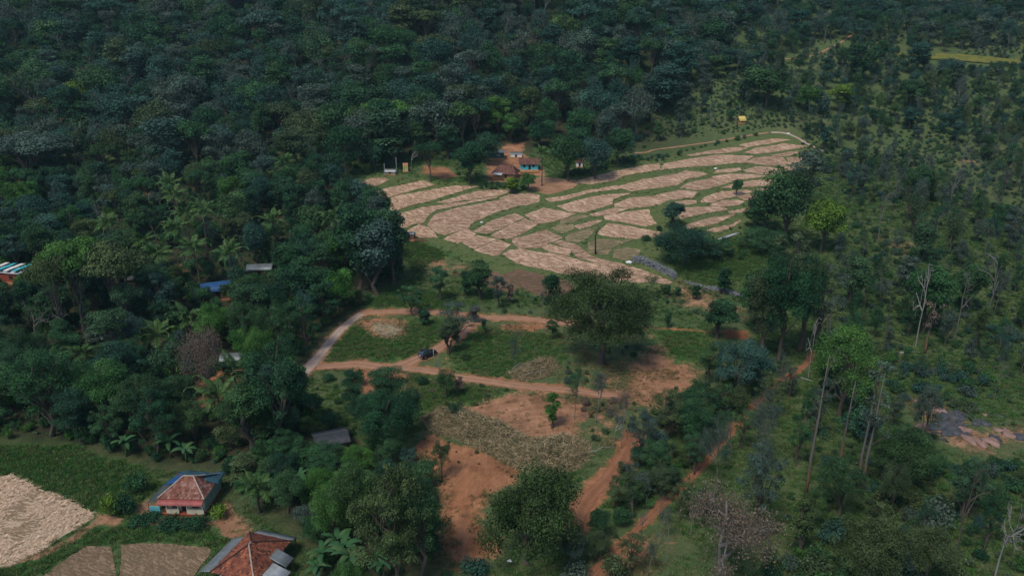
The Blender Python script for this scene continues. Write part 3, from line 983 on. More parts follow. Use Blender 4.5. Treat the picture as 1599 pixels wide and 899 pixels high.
TREES = {}
NEAR = {}
RAW = {}
def proto(kind, i, data, leafm='leaf_mid', barkm='bark'):
    pass
    TREES.setdefault(kind, []).append(meshes(f'{kind}_{i}', data, M[leafm], M[barkm]))
for i in range(6):
    proto('round', i, tree_np(100 + i, 10, 8.4, 0.16, 'round', 30 + i, 0.36, 8500, 0.22))
for i in range(5):
    proto('tall', i, tree_np(200 + i, 13, 6.6, 0.22, 'tall', 28, 0.36, 7500, 0.25))
for i in range(4):
    proto('umbrella', i, tree_np(300 + i, 10, 11, 0.45, 'umbrella', 34, 0.32, 9500, 0.16))
for i in range(4):
    proto('open', i, tree_np(400 + i, 11, 8, 0.24, 'open', 26, 0.30, 5200, 0.16))
for i in range(3):
    proto('column', i, tree_np(500 + i, 9, 3.4, 0.12, 'column', 16, 0.34, 2900, 0.34))
for i in range(4):
    proto('feather', i, tree_np(600 + i, 9, 7, 0.14, 'round', 46, 0.26, 8500, 0.14))
for i in range(5):
    proto('sparse', i, sparse_np(700 + i, 11, 0.28, 1700), 'leaf_grey', 'bark_grey')
for i in range(3):
    for k_, a_ in (('round', (10, 8.4, .14, 'round', 46, .18, 18000, .17)), ('feather', (9, 7, .12, 'round', 64, .15, 17000, .12)), ('open', (11, 8, .2, 'open', 44, .17, 10000, .12)), ('tall', (13, 6.6, .2, 'tall', 42, .18, 15500, .19)), ('column', (9, 3.4, .1, 'column', 20, .22, 5000, .3))):
        NEAR.setdefault(k_, []).append(meshes(f'near_{k_}_{i}', tree_np(2500 + i * 9 + len(k_), *a_), M['leaf_mid'], M['bark']))
NEAR['sparse'] = [meshes(f'near_sparse_{i}', sparse_np(2800 + i, 11, .17, 4200, .5, .15, .6), M['leaf_grey'], M['bark_grey']) for i in range(3)]
TREES['dry'] = [meshes('dry_0', sparse_np(2900, 8, .17, 9000, .75, .2, 1.0), M['leaf_brown'], M['bark_grey'])]
FAR = {'round': (10, 8.4, .05, 'round', 30, .36, 5000, .24), 'tall': (13, 6.6, .08, 'tall', 30, .36, 4600, .25), 'umbrella': (10, 11, .42, 'umbrella', 24, .48, 3200, .18),
       'open': (11, 8, .12, 'open', 24, .34, 3200, .19), 'column': (9, 3.4, .12, 'column', 14, .42, 1500, .34), 'feather': (9, 7, .16, 'round', 34, .34, 3200, .15), 'bushy': (6, 9.5, .05, 'round', 30, .42, 3200, .18)}
for k_, a_ in FAR.items():
    RAW[k_] = [tree_np(1500 + 7 * len(RAW) + i, *a_) for i in range(4)]
RAW['sparse'] = [sparse_np(1700 + i, 11, .40, 900) for i in range(4)]
def dims(d):
    V = d[0][0]
    return float(np.percentile(V[:, 2], 99.5)), float(np.percentile(np.abs(V[:, :2]), 98.5)) * 2
BARE = []
for i in range(5):
    tv, tq, _ = bare_np(800 + i, 11, 0.55, 0.17, 4, 2)
    BARE.append(np_mesh(f'bare_{i}', tv, tq, [M['bark_grey']], smooth=True))
RAW_SHRUB = [shrub_np(900 + i, 1.5, 2.5, 950, 0.19, 8 + i % 3) for i in range(6)]
SHRUBS = [joined(f'shrub_{i}', d, M['leaf_scrub'], M['bark']) for i, d in enumerate(RAW_SHRUB)]

def frond_mesh(seed, L=3.6, droop=1.0, pairs=17, ll=0.75, dry=False):
    """palm frond: arched rib with leaflets hanging on both sides"""
    r = np.random.default_rng(seed)
    rib = []
    a = 0.95
    p = np.array([0.15, 0, 0.0])
    for i in range(13):
        rib.append(p.copy())
        p = p + np.array([math.cos(a), 0, math.sin(a)]) * L / 12
        a -= droop * (0.09 + 0.012 * i)
    rib = np.array(rib)
    parts = [tube_np(rib, np.linspace(0.05, 0.012, 13), 3)]
    V, Qs = [], []
    for k in range(pairs):
        t = 0.12 + 0.86 * k / (pairs - 1)
        f = t * 12; i = min(11, int(f)); c = rib[i] + (rib[i + 1] - rib[i]) * (f - i)
        d = unit(rib[i + 1] - rib[i])
        n = np.array([-d[2], 0, d[0]])
        l = ll * (math.sin(min(1, t * 1.25 + 0.12) * math.pi) ** 0.6 if t < 0.95 else 0.5) + 0.1
        for s in (-1, 1):
            out = unit(np.array([0, s, 0]) * 0.8 + d * 0.55 + n * r.uniform(-0.45, 0.05))
            tip = c + out * l * r.uniform(0.85, 1.1) + np.array([0, 0, -0.22 * l])
            mid_ = (c + tip) / 2 + np.array([0, 0, 0.05])
            wd = d * 0.13
            o = len(V)
            V += [c - wd * .5, mid_ - wd, tip, mid_ + wd]
            Qs.append((o, o + 1, o + 2, o + 3))
    V = np.array(V); Qs = np.array(Qs)
    rv, rq = parts[0]
    T = np.concatenate([np.clip(0.5 + r.normal(size=len(V)) * 0.15, 0, 1), np.full(len(rv), 0.7)])
    return np_mesh('frond', np.concatenate([V, rv]), np.concatenate([Qs, rq + len(V)]), [M['leaf_palm']], attrs={'tone': T})
FRONDS = [frond_mesh(20 + i, 3.6, 0.75 + 0.2 * i) for i in range(5)]
def palm_trunk(seed):
    r = np.random.default_rng(seed)
    a = r.uniform(0, 6.28); b = r.uniform(0.3, 1.1)
    pts = []
    for i in range(14):
        t = i / 13
        pts.append((math.cos(a) * b * t * t, math.sin(a) * b * t * t, -0.2 + 8.2 * t))
    rad = [(0.20 - 0.07 * i / 13) * (1 + (0.09 if i % 2 else 0)) + (0.10 if i == 0 else 0) for i in range(14)]
    mb = MB(); mb.tube(pts, rad, 8)
    return mb.mesh('palm_trunk', [M['bark']], True), pts[-1]
PALM_T = [palm_trunk(40 + i) for i in range(4)]

def blade_mesh(seed, L=2.2, W=0.55):
    """banana leaf: one broad arched blade with a midrib fold"""
    r = np.random.default_rng(seed)
    V, Qs = [], []
    p = np.array([0.0, 0, 0]); a = 1.15
    n = 8
    for i in range(n + 1):
        t = i / n
        w = W * (0.12 + 0.88 * math.sin(min(1, t * 1.05) * math.pi) ** 0.55) if 0.08 < t < 0.99 else 0.03
        V += [p + np.array([0, -w / 2, -w * .14]), p.copy(), p + np.array([0, w / 2, -w * .14])]
        p = p + np.array([math.cos(a), 0, math.sin(a)]) * L / n
        a -= 0.24 + r.uniform(-0.05, 0.08)
    for i in range(n):
        Qs += [(i * 3, i * 3 + 1, i * 3 + 4, i * 3 + 3), (i * 3 + 1, i * 3 + 2, i * 3 + 5, i * 3 + 4)]
    return np_mesh('blade', V, Qs, [M['leaf_mid']], attrs={'tone': np.full(len(V), 0.6)})
BLADES = [blade_mesh(60 + i) for i in range(3)]
mbs = MB(); mbs.tube([(0, 0, -0.2), (0.03, 0, 0.9), (0.02, 0.03, 1.8)], [0.16, 0.12, 0.08], 7)
BAN_STEM = mbs.mesh('banana_stem', [M['leaf_olive']], True)
BAN_STEM.attributes.new('tone', 'FLOAT', 'POINT').data.foreach_set('value', [0.6] * len(BAN_STEM.vertices))

# ---------------------------------------------------------------- planting
taken = []          # (x, y, radius) already planted or built on
_cache = {}
def free(x, y, d):
    T = _cache.get(len(taken))
    if T is None:
        _cache.clear(); T = _cache[len(taken)] = np.array(taken)
    return not bool((((T[:, 0] - x) ** 2 + (T[:, 1] - y) ** 2) < (d * 0.5 + T[:, 2]) ** 2).any())

def plant_tree(kind, x, y, h, w, tint, label, group=None, name='broadleaf_tree', cat='tree', bark=None, var=None):
    protos = NEAR[kind] if (kind in NEAR and y < 150) else TREES[kind]
    p = protos[random.randrange(len(protos)) if var is None else var % len(protos)]
    z = float(ground_z(x, y))
    sz = h / p['h']; sw = w / p['w']
    root = empty(name, (x, y, z), random.uniform(0, 6.28), label, cat, group, (sw, sw, sz))
    link('trunk', p['trunk'], root, M[bark] if bark else None)
    link('crown', p['crown'], root, M[tint])
    return root

def plant_bare(x, y, h, w, label, group=None, bark='bark_grey', name='bare_tree', var=None):
    me = BARE[random.randrange(len(BARE)) if var is None else var % len(BARE)]
    o = link(name, me, None, M[bark])
    co = np.zeros(len(me.vertices) * 3); me.vertices.foreach_get('co', co); co = co.reshape(-1, 3)
    sw = w / (np.abs(co[:, :2]).max() * 2)
    o.location = (x, y, float(ground_z(x, y))); o.scale = (sw, sw, h / 11.0); o.rotation_euler = (0, 0, random.uniform(0, 6.28))
    return tag(o, label, 'tree', group)

def plant_palm(x, y, h, label, group=None, s=1.0):
    tm, top = PALM_T[random.randrange(4)]
    z = float(ground_z(x, y))
    root = empty('coconut_palm', (x, y, z), random.uniform(0, 6.28), label, 'palm', group)
    t = link('trunk', tm, root); t.scale = (1, 1, h / 8.0)
    n = 17
    for i in range(n):
        f = link('frond', FRONDS[random.randrange(5)], root)
        f.location = (top[0], top[1], h + random.uniform(-0.1, 0.1))
        f.rotation_euler = (random.uniform(-0.15, 0.15), (0.75 if i % 3 == 0 else (0.1 if i % 3 == 1 else -0.35)) + random.uniform(-0.15, 0.15), i * 2.39996 + random.uniform(-0.2, 0.2))
        k = s * random.uniform(0.85, 1.1); f.scale = (k * 1.5, k * 1.5, k * 1.3)
    return root

def plant_banana(x, y, label, group=None, s=1.0):
    root = empty('banana_plant', (x, y, float(ground_z(x, y))), random.uniform(0, 6.28), label, 'plant', group, (s, s, s))
    link('stem', BAN_STEM, root)
    for i in range(8):
        f = link('leaf', BLADES[i % 3], root)
        f.location = (0.02, 0.02, 1.7 + 0.03 * i)
        f.rotation_euler = (random.uniform(-0.2, 0.2), random.uniform(-0.35, 0.35), i * 2.4 + random.uniform(-0.3, 0.3))
    return root

def plant_shrub(x, y, h, w, tint, label, group=None):
    i = random.randrange(len(SHRUBS))
    o = link('shrub', SHRUBS[i], None, M[tint])
    o.location = (x, y, float(ground_z(x, y)) - 0.03); o.scale = (w / 2.5, w / 2.5, h / 1.35); o.rotation_euler = (0, 0, random.uniform(0, 6.28))
    return tag(o, label, 'shrub', group)

def at_px(kind, bx, by, ty, wpx, tint, label, bark=None, name='broadleaf_tree', var=None, group=None):
    """a tree whose foot, top and crown width were read off the photograph"""
    p = G(bx, by)
    h = height_for(p, ty); w = wpx * depth_at(p) / FPX
    taken.append((p.x, p.y, w * 0.28))
    if kind == 'bare':
        return plant_bare(p.x, p.y, h, w, label, group, bark or 'bark_grey', name if name != 'broadleaf_tree' else 'bare_tree', var)
    return plant_tree(kind, p.x, p.y, h, w, tint, label, group, name, 'tree', bark, var)
def shrub_px(bx, by, ty, wpx, tint, label, group=None):
    p = G(bx, by)
    h = max(0.5, height_for(p, ty)); w = wpx * depth_at(p) / FPX
    taken.append((p.x, p.y, w * 0.4))
    return plant_shrub(p.x, p.y, h, w, tint, label, group)

def scatter(poly, spacing, seed, tries=30000, limit=5000, keep=None):
    """dart throwing in a photo polygon, on the ground"""
    r = np.random.default_rng(seed)
    pw = poly_w(poly)
    lo, hi = pw.min(0), pw.max(0)
    cell = {}; out = []
    cand = r.uniform(lo, hi, size=(tries, 2))
    cand = cand[inside(cand, pw)]
    for x, y in cand:
        k = (int(x // spacing), int(y // spacing))
        ok = True
        for i in (-1, 0, 1):
            for j in (-1, 0, 1):
                for q in cell.get((k[0] + i, k[1] + j), ()):
                    if (q[0] - x) ** 2 + (q[1] - y) ** 2 < spacing * spacing: ok = False; break
                if not ok: break
            if not ok: break
        if ok and (keep is None or keep(x, y)):
            cell.setdefault(k, []).append((x, y)); out.append((x, y))
            if len(out) >= limit: break
    return out

def instancer(name, pts, coll_objs, label, cat, kind='stuff'):
    """one object of uncountable growth: points (x,y,z,rot,sx,sz,index) carrying copies of a few shapes"""
    coll = bpy.data.collections.new(name + '_shapes')
    for k, me in enumerate(coll_objs):
        o = bpy.data.objects.new(f'{name}_shape_{k:02d}', me)
        coll.objects.link(o)
    A = np.array(pts, np.float32)
    me = bpy.data.meshes.new(name)
    me.vertices.add(len(A)); me.vertices.foreach_set('co', A[:, :3].ravel())
    for an, col in (('rz', 3), ('sx', 4), ('sz', 5)):
        a = me.attributes.new(an, 'FLOAT', 'POINT'); a.data.foreach_set('value', A[:, col])
    a = me.attributes.new('shape', 'INT', 'POINT'); a.data.foreach_set('value', A[:, 6].astype(np.int32))
    o = link(name, me)
    ng = bpy.data.node_groups.new(name + '_scatter', 'GeometryNodeTree')
    ng.interface.new_socket('Geometry', in_out='INPUT', socket_type='NodeSocketGeometry')
    ng.interface.new_socket('Geometry', in_out='OUTPUT', socket_type='NodeSocketGeometry')
    nn, ll = ng.nodes, ng.links
    gi, go = nn.new('NodeGroupInput'), nn.new('NodeGroupOutput')
    ci = nn.new('GeometryNodeCollectionInfo'); ci.inputs['Collection'].default_value = coll
    ci.inputs['Separate Children'].default_value = True; ci.inputs['Reset Children'].default_value = True
    iop = nn.new('GeometryNodeInstanceOnPoints'); iop.inputs['Pick Instance'].default_value = True
    def na(n, t):
        x = nn.new('GeometryNodeInputNamedAttribute'); x.data_type = t; x.inputs['Name'].default_value = n
        return x.outputs['Attribute']
    cr = nn.new('ShaderNodeCombineXYZ'); ll.new(na('rz', 'FLOAT'), cr.inputs[2])
    cs = nn.new('ShaderNodeCombineXYZ'); sx = na('sx', 'FLOAT'); ll.new(sx, cs.inputs[0]); ll.new(sx, cs.inputs[1]); ll.new(na('sz', 'FLOAT'), cs.inputs[2])
    ll.new(gi.outputs[0], iop.inputs['Points']); ll.new(ci.outputs[0], iop.inputs['Instance'])
    ll.new(na('shape', 'INT'), iop.inputs['Instance Index']); ll.new(cr.outputs[0], iop.inputs['Rotation']); ll.new(cs.outputs[0], iop.inputs['Scale'])
    ll.new(iop.outputs[0], go.inputs[0])
    md = o.modifiers.new('scatter', 'NODES'); md.node_group = ng
    return tag(o, label, cat, kind=kind)

# ---------------------------------------------------------------- building materials
def tile_mat(name, a, b_, c):
    m, nt, b = new_mat(name)
    tc = N(nt, 'ShaderNodeTexCoord')
    at = N(nt, 'ShaderNodeAttribute', attribute_name='tone')
    n1 = noise(nt, 0.9, 6, 0.65, tc.outputs['Object']).outputs[0]
    f = math_n(nt, 'ADD', math_n(nt, 'MULTIPLY', at.outputs['Fac'], 0.55), math_n(nt, 'MULTIPLY', n1, 0.55))
    r = ramp(nt, [(0.30, a), (0.52, b_), (0.78, c)], f)
    nt.links.new(r.outputs[0], b.inputs['Base Color'])
    b.inputs['Roughness'].default_value = 0.85
    b.inputs['Specular IOR Level'].default_value = 0.25
    return m
M['tile_old'] = tile_mat('clay_tile_weathered', (.045, .024, .020), (.165, .052, .030), (.310, .105, .052))
M['tile_red'] = tile_mat('clay_tile_lichened', (.085, .040, .030), (.190, .070, .045), (.300, .180, .145))
M['tile_dull'] = tile_mat('clay_tile_dull', (.075, .036, .028), (.140, .062, .045), (.210, .105, .080))
M['tin'] = plain('weathered_tin', (.185, .205, .205), 0.55, 0.3, 0.9, 0.35)
M['tin_pale'] = plain('pale_tin', (.36, .37, .37), 0.5, 0.35, 0.8, 0.3)
M['tin_dark'] = plain('dark_tin', (.052, .055, .060), 0.6, 0.3, 1.0, 0.2)
M['tin_pink'] = plain('faded_red_sheet', (.29, .080, .068), 0.6, 0.3, 1.2)
M['tarp_blue'] = plain('blue_tarpaulin', (.020, .075, .190), 0.45, 0.3, 0.8, 0, 0.5)
M['tarp_teal'] = plain('faded_teal_tarpaulin', (.038, .092, .115), 0.5, 0.35, 0.7, 0, 0.5)
M['net_dark'] = plain('dark_shade_net', (.055, .068, .066), 0.8, 0.3, 1.5)
M['cream'] = plain('cream_plaster', (.52, .47, .34), 0.9, 0.2, 1.0)
M['mint'] = plain('pale_green_plaster', (.20, .27, .20), 0.9, 0.25, 0.8)
M['red_plinth'] = plain('red_oxide_plinth', (.26, .060, .035), 0.75, 0.25, 1.5)
M['turq'] = plain('turquoise_paint', (.055, .40, .46), 0.8, 0.15, 1.0)
M['turq_sheet'] = plain('turquoise_sheet', (.09, .30, .32), 0.6, 0.3, 1.0)
M['mud'] = plain('ochre_mud_wall', (.40, .20, .095), 0.95, 0.25, 1.0)
M['brickwall'] = plain('bare_laterite_wall', (.17, .085, .055), 0.95, 0.3, 2.0)
M['white'] = plain('white_paint', (.68, .68, .66), 0.8, 0.2, 1.5)
M['dgreen'] = plain('dark_green_wall', (.030, .085, .065), 0.8, 0.25, 1.0)
M['yellow'] = plain('yellow_plaster', (.58, .44, .12), 0.9, 0.15, 1.0)
M['opening'] = plain('dark_doorway_wood', (.030, .022, .018), 0.8, 0.2, 2.0)
M['wood'] = plain('old_wood', (.130, .085, .055), 0.9, 0.3, 2.0)
M['lime_ridge'] = plain('lime_ridge', (.34, .27, .22), 0.9, 0.35, 2.5)
M['plastic_blue'] = plain('blue_plastic', (.06, .14, .34), 0.4, 0.1)
M['stone'] = plain('grey_stone', (.17, .18, .19), 0.9, 0.45, 1.2, 0, 0.2, 0.05)
M['rock_dark'] = plain('dark_bedrock', (.070, .074, .082), 0.85, 0.5, 0.7, 0, 0.25, 0.08)
M['rock_pink'] = plain('pinkish_bedrock', (.26, .165, .135), 0.9, 0.35, 0.7, 0, 0.2, 0.05)
M['pole_grey'] = plain('concrete_pole', (.34, .35, .36), 0.85, 0.15, 2.0)

def tiles_on(name, a, b, c, d, mat, parent, tw=0.30, tl=0.34, skip=None, seed=1):
    """rows of overlapping clay tiles on the sloping face a-b (eave) c-d (top); c==d for a hip"""
    a, b, c, d = [np.array(p, float) for p in (a, b, c, d)]
    r = np.random.default_rng(seed)
    ex = unit(b - a)
    nrm = unit(np.cross(ex, (d - a)))
    if nrm[2] < 0: nrm = -nrm
    sl = np.cross(nrm, ex)
    if sl[2] < 0: sl = -sl
    Ls = float((d - a) @ sl); We = float(np.linalg.norm(b - a))
    offL = float((d - a) @ ex); offR = float((c - b) @ ex)
    V, Qs, T = [], [], []
    rows = max(1, int(Ls / tl))
    for i in range(rows):
        t0 = i * Ls / rows; t1 = t0 + Ls / rows * 1.12
        x0 = offL * (t0 + t1) / 2 / Ls; x1 = We + offR * (t0 + t1) / 2 / Ls
        n = max(1, int(round((x1 - x0) / tw)))
        for k in range(n):
            u0 = x0 + (x1 - x0) * k / n; u1 = x0 + (x1 - x0) * (k + 1) / n
            if skip is not None and skip((u0 + u1) / 2 / We, t0 / Ls): continue
            j = r.normal() * 0.008
            lo = 0.085 + j; hi = 0.035 + j
            um = (u0 + u1) / 2
            P = lambda u, t, h: a + ex * u + sl * t + nrm * h
            o = len(V)
            V += [P(u0, t0, lo - .03), P(um, t0, lo + .03), P(u1, t0, lo - .03), P(u0, t1, hi - .03), P(um, t1, hi + .03), P(u1, t1, hi - .03), P(u0, t0, -0.01), P(u1, t0, -0.01)]
            Qs += [(o, o + 1, o + 4, o + 3), (o + 1, o + 2, o + 5, o + 4), (o + 6, o + 7, o + 2, o)]
            T += [float(np.clip(r.normal(0.5, 0.2), 0, 1))] * 8
    o = link(name, np_mesh(name, V, Qs, [mat], attrs={'tone': T}), parent)
    o['kind'] = 'stuff'
    return o

def corrugated(name, a, b, c, d, mat, parent, pitch=0.25, depth=0.035, th=0.02):
    """a corrugated sheet spanning the four corner points a b (low edge) c d (high edge)"""
    a, b, c, d = [np.array(p, float) for p in (a, b, c, d)]
    n = max(2, int(np.linalg.norm(b - a) / pitch) * 2)
    nrm = unit(np.cross(b - a, d - a))
    if nrm[2] < 0: nrm = -nrm
    V, Qs = [], []
    for i in range(n + 1):
        t = i / n; h = nrm * (depth if i % 2 else 0)
        lo = a + (b - a) * t + h; hi = d + (c - d) * t + h
        V += [lo, hi, lo - nrm * th, hi - nrm * th]
    for i in range(n):
        o = i * 4
        Qs += [(o, o + 4, o + 5, o + 1), (o + 2, o + 3, o + 7, o + 6), (o, o + 2, o + 6, o + 4), (o + 1, o + 5, o + 7, o + 3)]
    Qs += [(0, 1, 3, 2), (n * 4, n * 4 + 2, n * 4 + 3, n * 4 + 1)]
    return link(name, np_mesh(name, V, Qs, [mat]), parent)

def wall_with_openings(parent, x0, x1, y, z0, z1, holes, mat, th=0.18, facing=-1):
    """front wall along x at y with recessed doors and windows as parts; holes: (kind, xa, xb, za, zb, material)"""
    mb = MB()
    xs = sorted(set([x0, x1] + [h[1] for h in holes] + [h[2] for h in holes]))
    for xa, xb in zip(xs[:-1], xs[1:]):
        hh = [h for h in holes if h[1] <= xa + 1e-6 and h[2] >= xb - 1e-6]
        z = z0
        for h in sorted(hh, key=lambda q: q[3]):
            if h[3] > z + 1e-4: mb.box(xa, xb, y - th / 2, y + th / 2, z, h[3])
            z = h[4]
        if z < z1: mb.box(xa, xb, y - th / 2, y + th / 2, z, z1)
    w = mb.build('wall', [mat], parent)
    for kind, xa, xb, za, zb, hm in holes:
        m2 = MB(); m2.box(xa, xb, y + 0.02 * -facing, y + 0.06 * -facing, za, zb)
        p = m2.build(kind, [hm], parent)
        fr = MB()
        yf = y + facing * (th / 2 + 0.02)
        for q in ((xa - .06, xa, za, zb + .06), (xb, xb + .06, za, zb + .06), (xa, xb, zb, zb + .06)):
            fr.box(q[0], q[1], min(yf, y), max(yf, y), q[2], q[3])
        if kind == 'window': fr.box(xa - .06, xb + .06, min(yf - .04, y), max(yf + .04, y), za - .06, za)
        fr.build('frame', [M['wood']], p)
    return w

# ---------------------------------------------------------------- house with the tarpaulin
def house_tarp():
    o = Vector((-46.1, 93.7, 0)); taken.append((-46.4, 93.9, 5.2))
    h = empty('tiled_house', (o.x, o.y, float(ground_z(o.x, o.y))), R(-2), 'small tiled house with blue tarpaulin over the back slope of its roof', 'house')
    MB().box(-3.0, 3.15, -3.35, 3.1, -0.2, 0.42).build('plinth', [M['red_plinth']], h)
    wall_with_openings(h, -2.2, 3.05, -2.55, 0.42, 2.55, [('door', -0.25, 0.55, 0.42, 2.3, M['opening']), ('window', -1.6, -0.8, 1.1, 2.0, M['opening']), ('window', 1.3, 2.2, 1.1, 2.0, M['opening'])], M['cream'])
    MB().box(2.87, 3.05, -2.44, 3.0, 0.42, 2.6).build('wall', [M['mint']], h)['label'] = 'pale green side wall'
    MB().box(-2.2, 2.87, 2.82, 3.0, 0.42, 2.6).box(-2.2, -2.02, -2.44, 2.82, 0.42, 2.6).build('wall', [M['mint']], h)
    mb = MB(); mb.box(-2.2, -0.4, -3.3, -3.14, 0.42, 1.15); mb.box(0.7, 3.1, -3.3, -3.14, 0.42, 1.15)
    mb.build('porch_wall', [M['cream']], h)
    for x in (-2.1, -0.5, 0.8, 2.95):
        MB().box(x - .08, x + .08, -3.32, -3.16, 1.15, 2.36).build('porch_post', [M['cream']], h)
    # roof: hipped, short ridge
    ez, rz_ = 2.62, 4.45
    FL, FR, BR, BL = (-3.35, -3.0, ez), (3.3, -3.0, ez), (3.3, 3.3, ez), (-3.35, 3.3, ez)
    RA, RB = (-0.65, -0.1, rz_), (0.75, -0.1, rz_)
    rb = MB(); rb.add([FL, FR, BR, BL, RA, RB], [(0, 1, 5, 4), (1, 2, 5), (2, 3, 4, 5), (3, 0, 4), (3, 2, 1, 0)])
    roof = rb.build('roof', [M['tile_red']], h)
    tiles_on('tiles', FL, FR, RB, RA, M['tile_red'], roof, 0.30, 0.36, seed=3)
    tiles_on('tiles', FR, BR, RB, RB, M['tile_red'], roof, 0.30, 0.36, seed=4)
    for p, q in ((FL, RA), (FR, RB), (RA, RB), (BR, RB)):
        p = Vector(p) + Vector((0, 0, .1)); q = Vector(q) + Vector((0, 0, .1))
        k = MB(); k.tube([p.lerp(q, t / 6) for t in range(7)], 0.10, 6); k.build('ridge_cap', [M['lime_ridge']], roof)
    corrugated('awning', (-3.3, -3.8, 2.12), (3.2, -3.8, 2.12), (3.2, -2.96, 2.58), (-3.3, -2.96, 2.58), M['tin_pink'], h, 0.28, 0.04)['label'] = 'faded red sheet awning'
    # tarpaulins: sagging sheets laid over the back and side slopes
    def sheet(name, a, b, c, d, mat, seed, sag=0.12, nx=16, ny=10):
        a, b, c, d = [np.array(p, float) for p in (a, b, c, d)]
        V = []
        for j in range(ny + 1):
            for i in range(nx + 1):
                u, v = i / nx, j / ny
                p = (a * (1 - u) + b * u) * (1 - v) + (d * (1 - u) + c * u) * v
                p[2] += 0.10 + sag * (vnoise(u * 7 + seed, v * 7, 1.0, seed) - 0.35) + 0.05 * math.sin(u * 19 + seed) * (1 - v)
                e = 0.35 * (vnoise(u * 5, v * 5 + seed, 1.0, seed + 3) - 0.5)
                if j in (0, ny): p[1] += e
                if i in (0, nx): p[0] += e
                V.append(p)
        Qs = [(j * (nx + 1) + i, j * (nx + 1) + i + 1, (j + 1) * (nx + 1) + i + 1, (j + 1) * (nx + 1) + i) for j in range(ny) for i in range(nx)]
        s_ = link(name, np_mesh(name, V, Qs, [mat], smooth=True), h)
        md = s_.modifiers.new('thickness', 'SOLIDIFY'); md.thickness = 0.02
        return s_
    sheet('tarpaulin', (-2.6, 3.9, 2.5), (3.7, 3.9, 2.45), (1.6, -0.05, 4.3), (-1.1, -0.05, 4.5), M['tarp_teal'], 5, 0.22)['label'] = 'faded teal tarpaulin'
    sheet('tarpaulin', (-4.3, 0.6, 2.15), (-3.2, 3.6, 2.4), (-0.7, 0.3, 4.5), (-1.6, -0.9, 3.75), M['tarp_blue'], 8, 0.18)['label'] = 'bright blue tarpaulin'
    sheet('tarpaulin', (3.75, 1.0, 2.35), (3.6, 3.6, 2.45), (1.9, 1.2, 3.75), (2.2, 0.0, 3.6), M['tarp_teal'], 11, 0.18)
    corrugated('lean_to_sheet', (-4.9, -3.3, 1.95), (-4.6, 1.2, 2.0), (-2.9, 0.9, 3.0), (-3.1, -2.9, 2.66), M['net_dark'], h)
    MB().box(-4.6, -3.1, -3.25, -3.1, 0.05, 1.5).build('lean_to_wall', [M['turq_sheet']], h)
    for x, y in ((-4.65, -3.2), (-4.45, 1.0)):
        MB().box(x - .06, x + .06, y - .06, y + .06, -0.1, 1.95).build('lean_to_post', [M['wood']], h)
house_tarp()

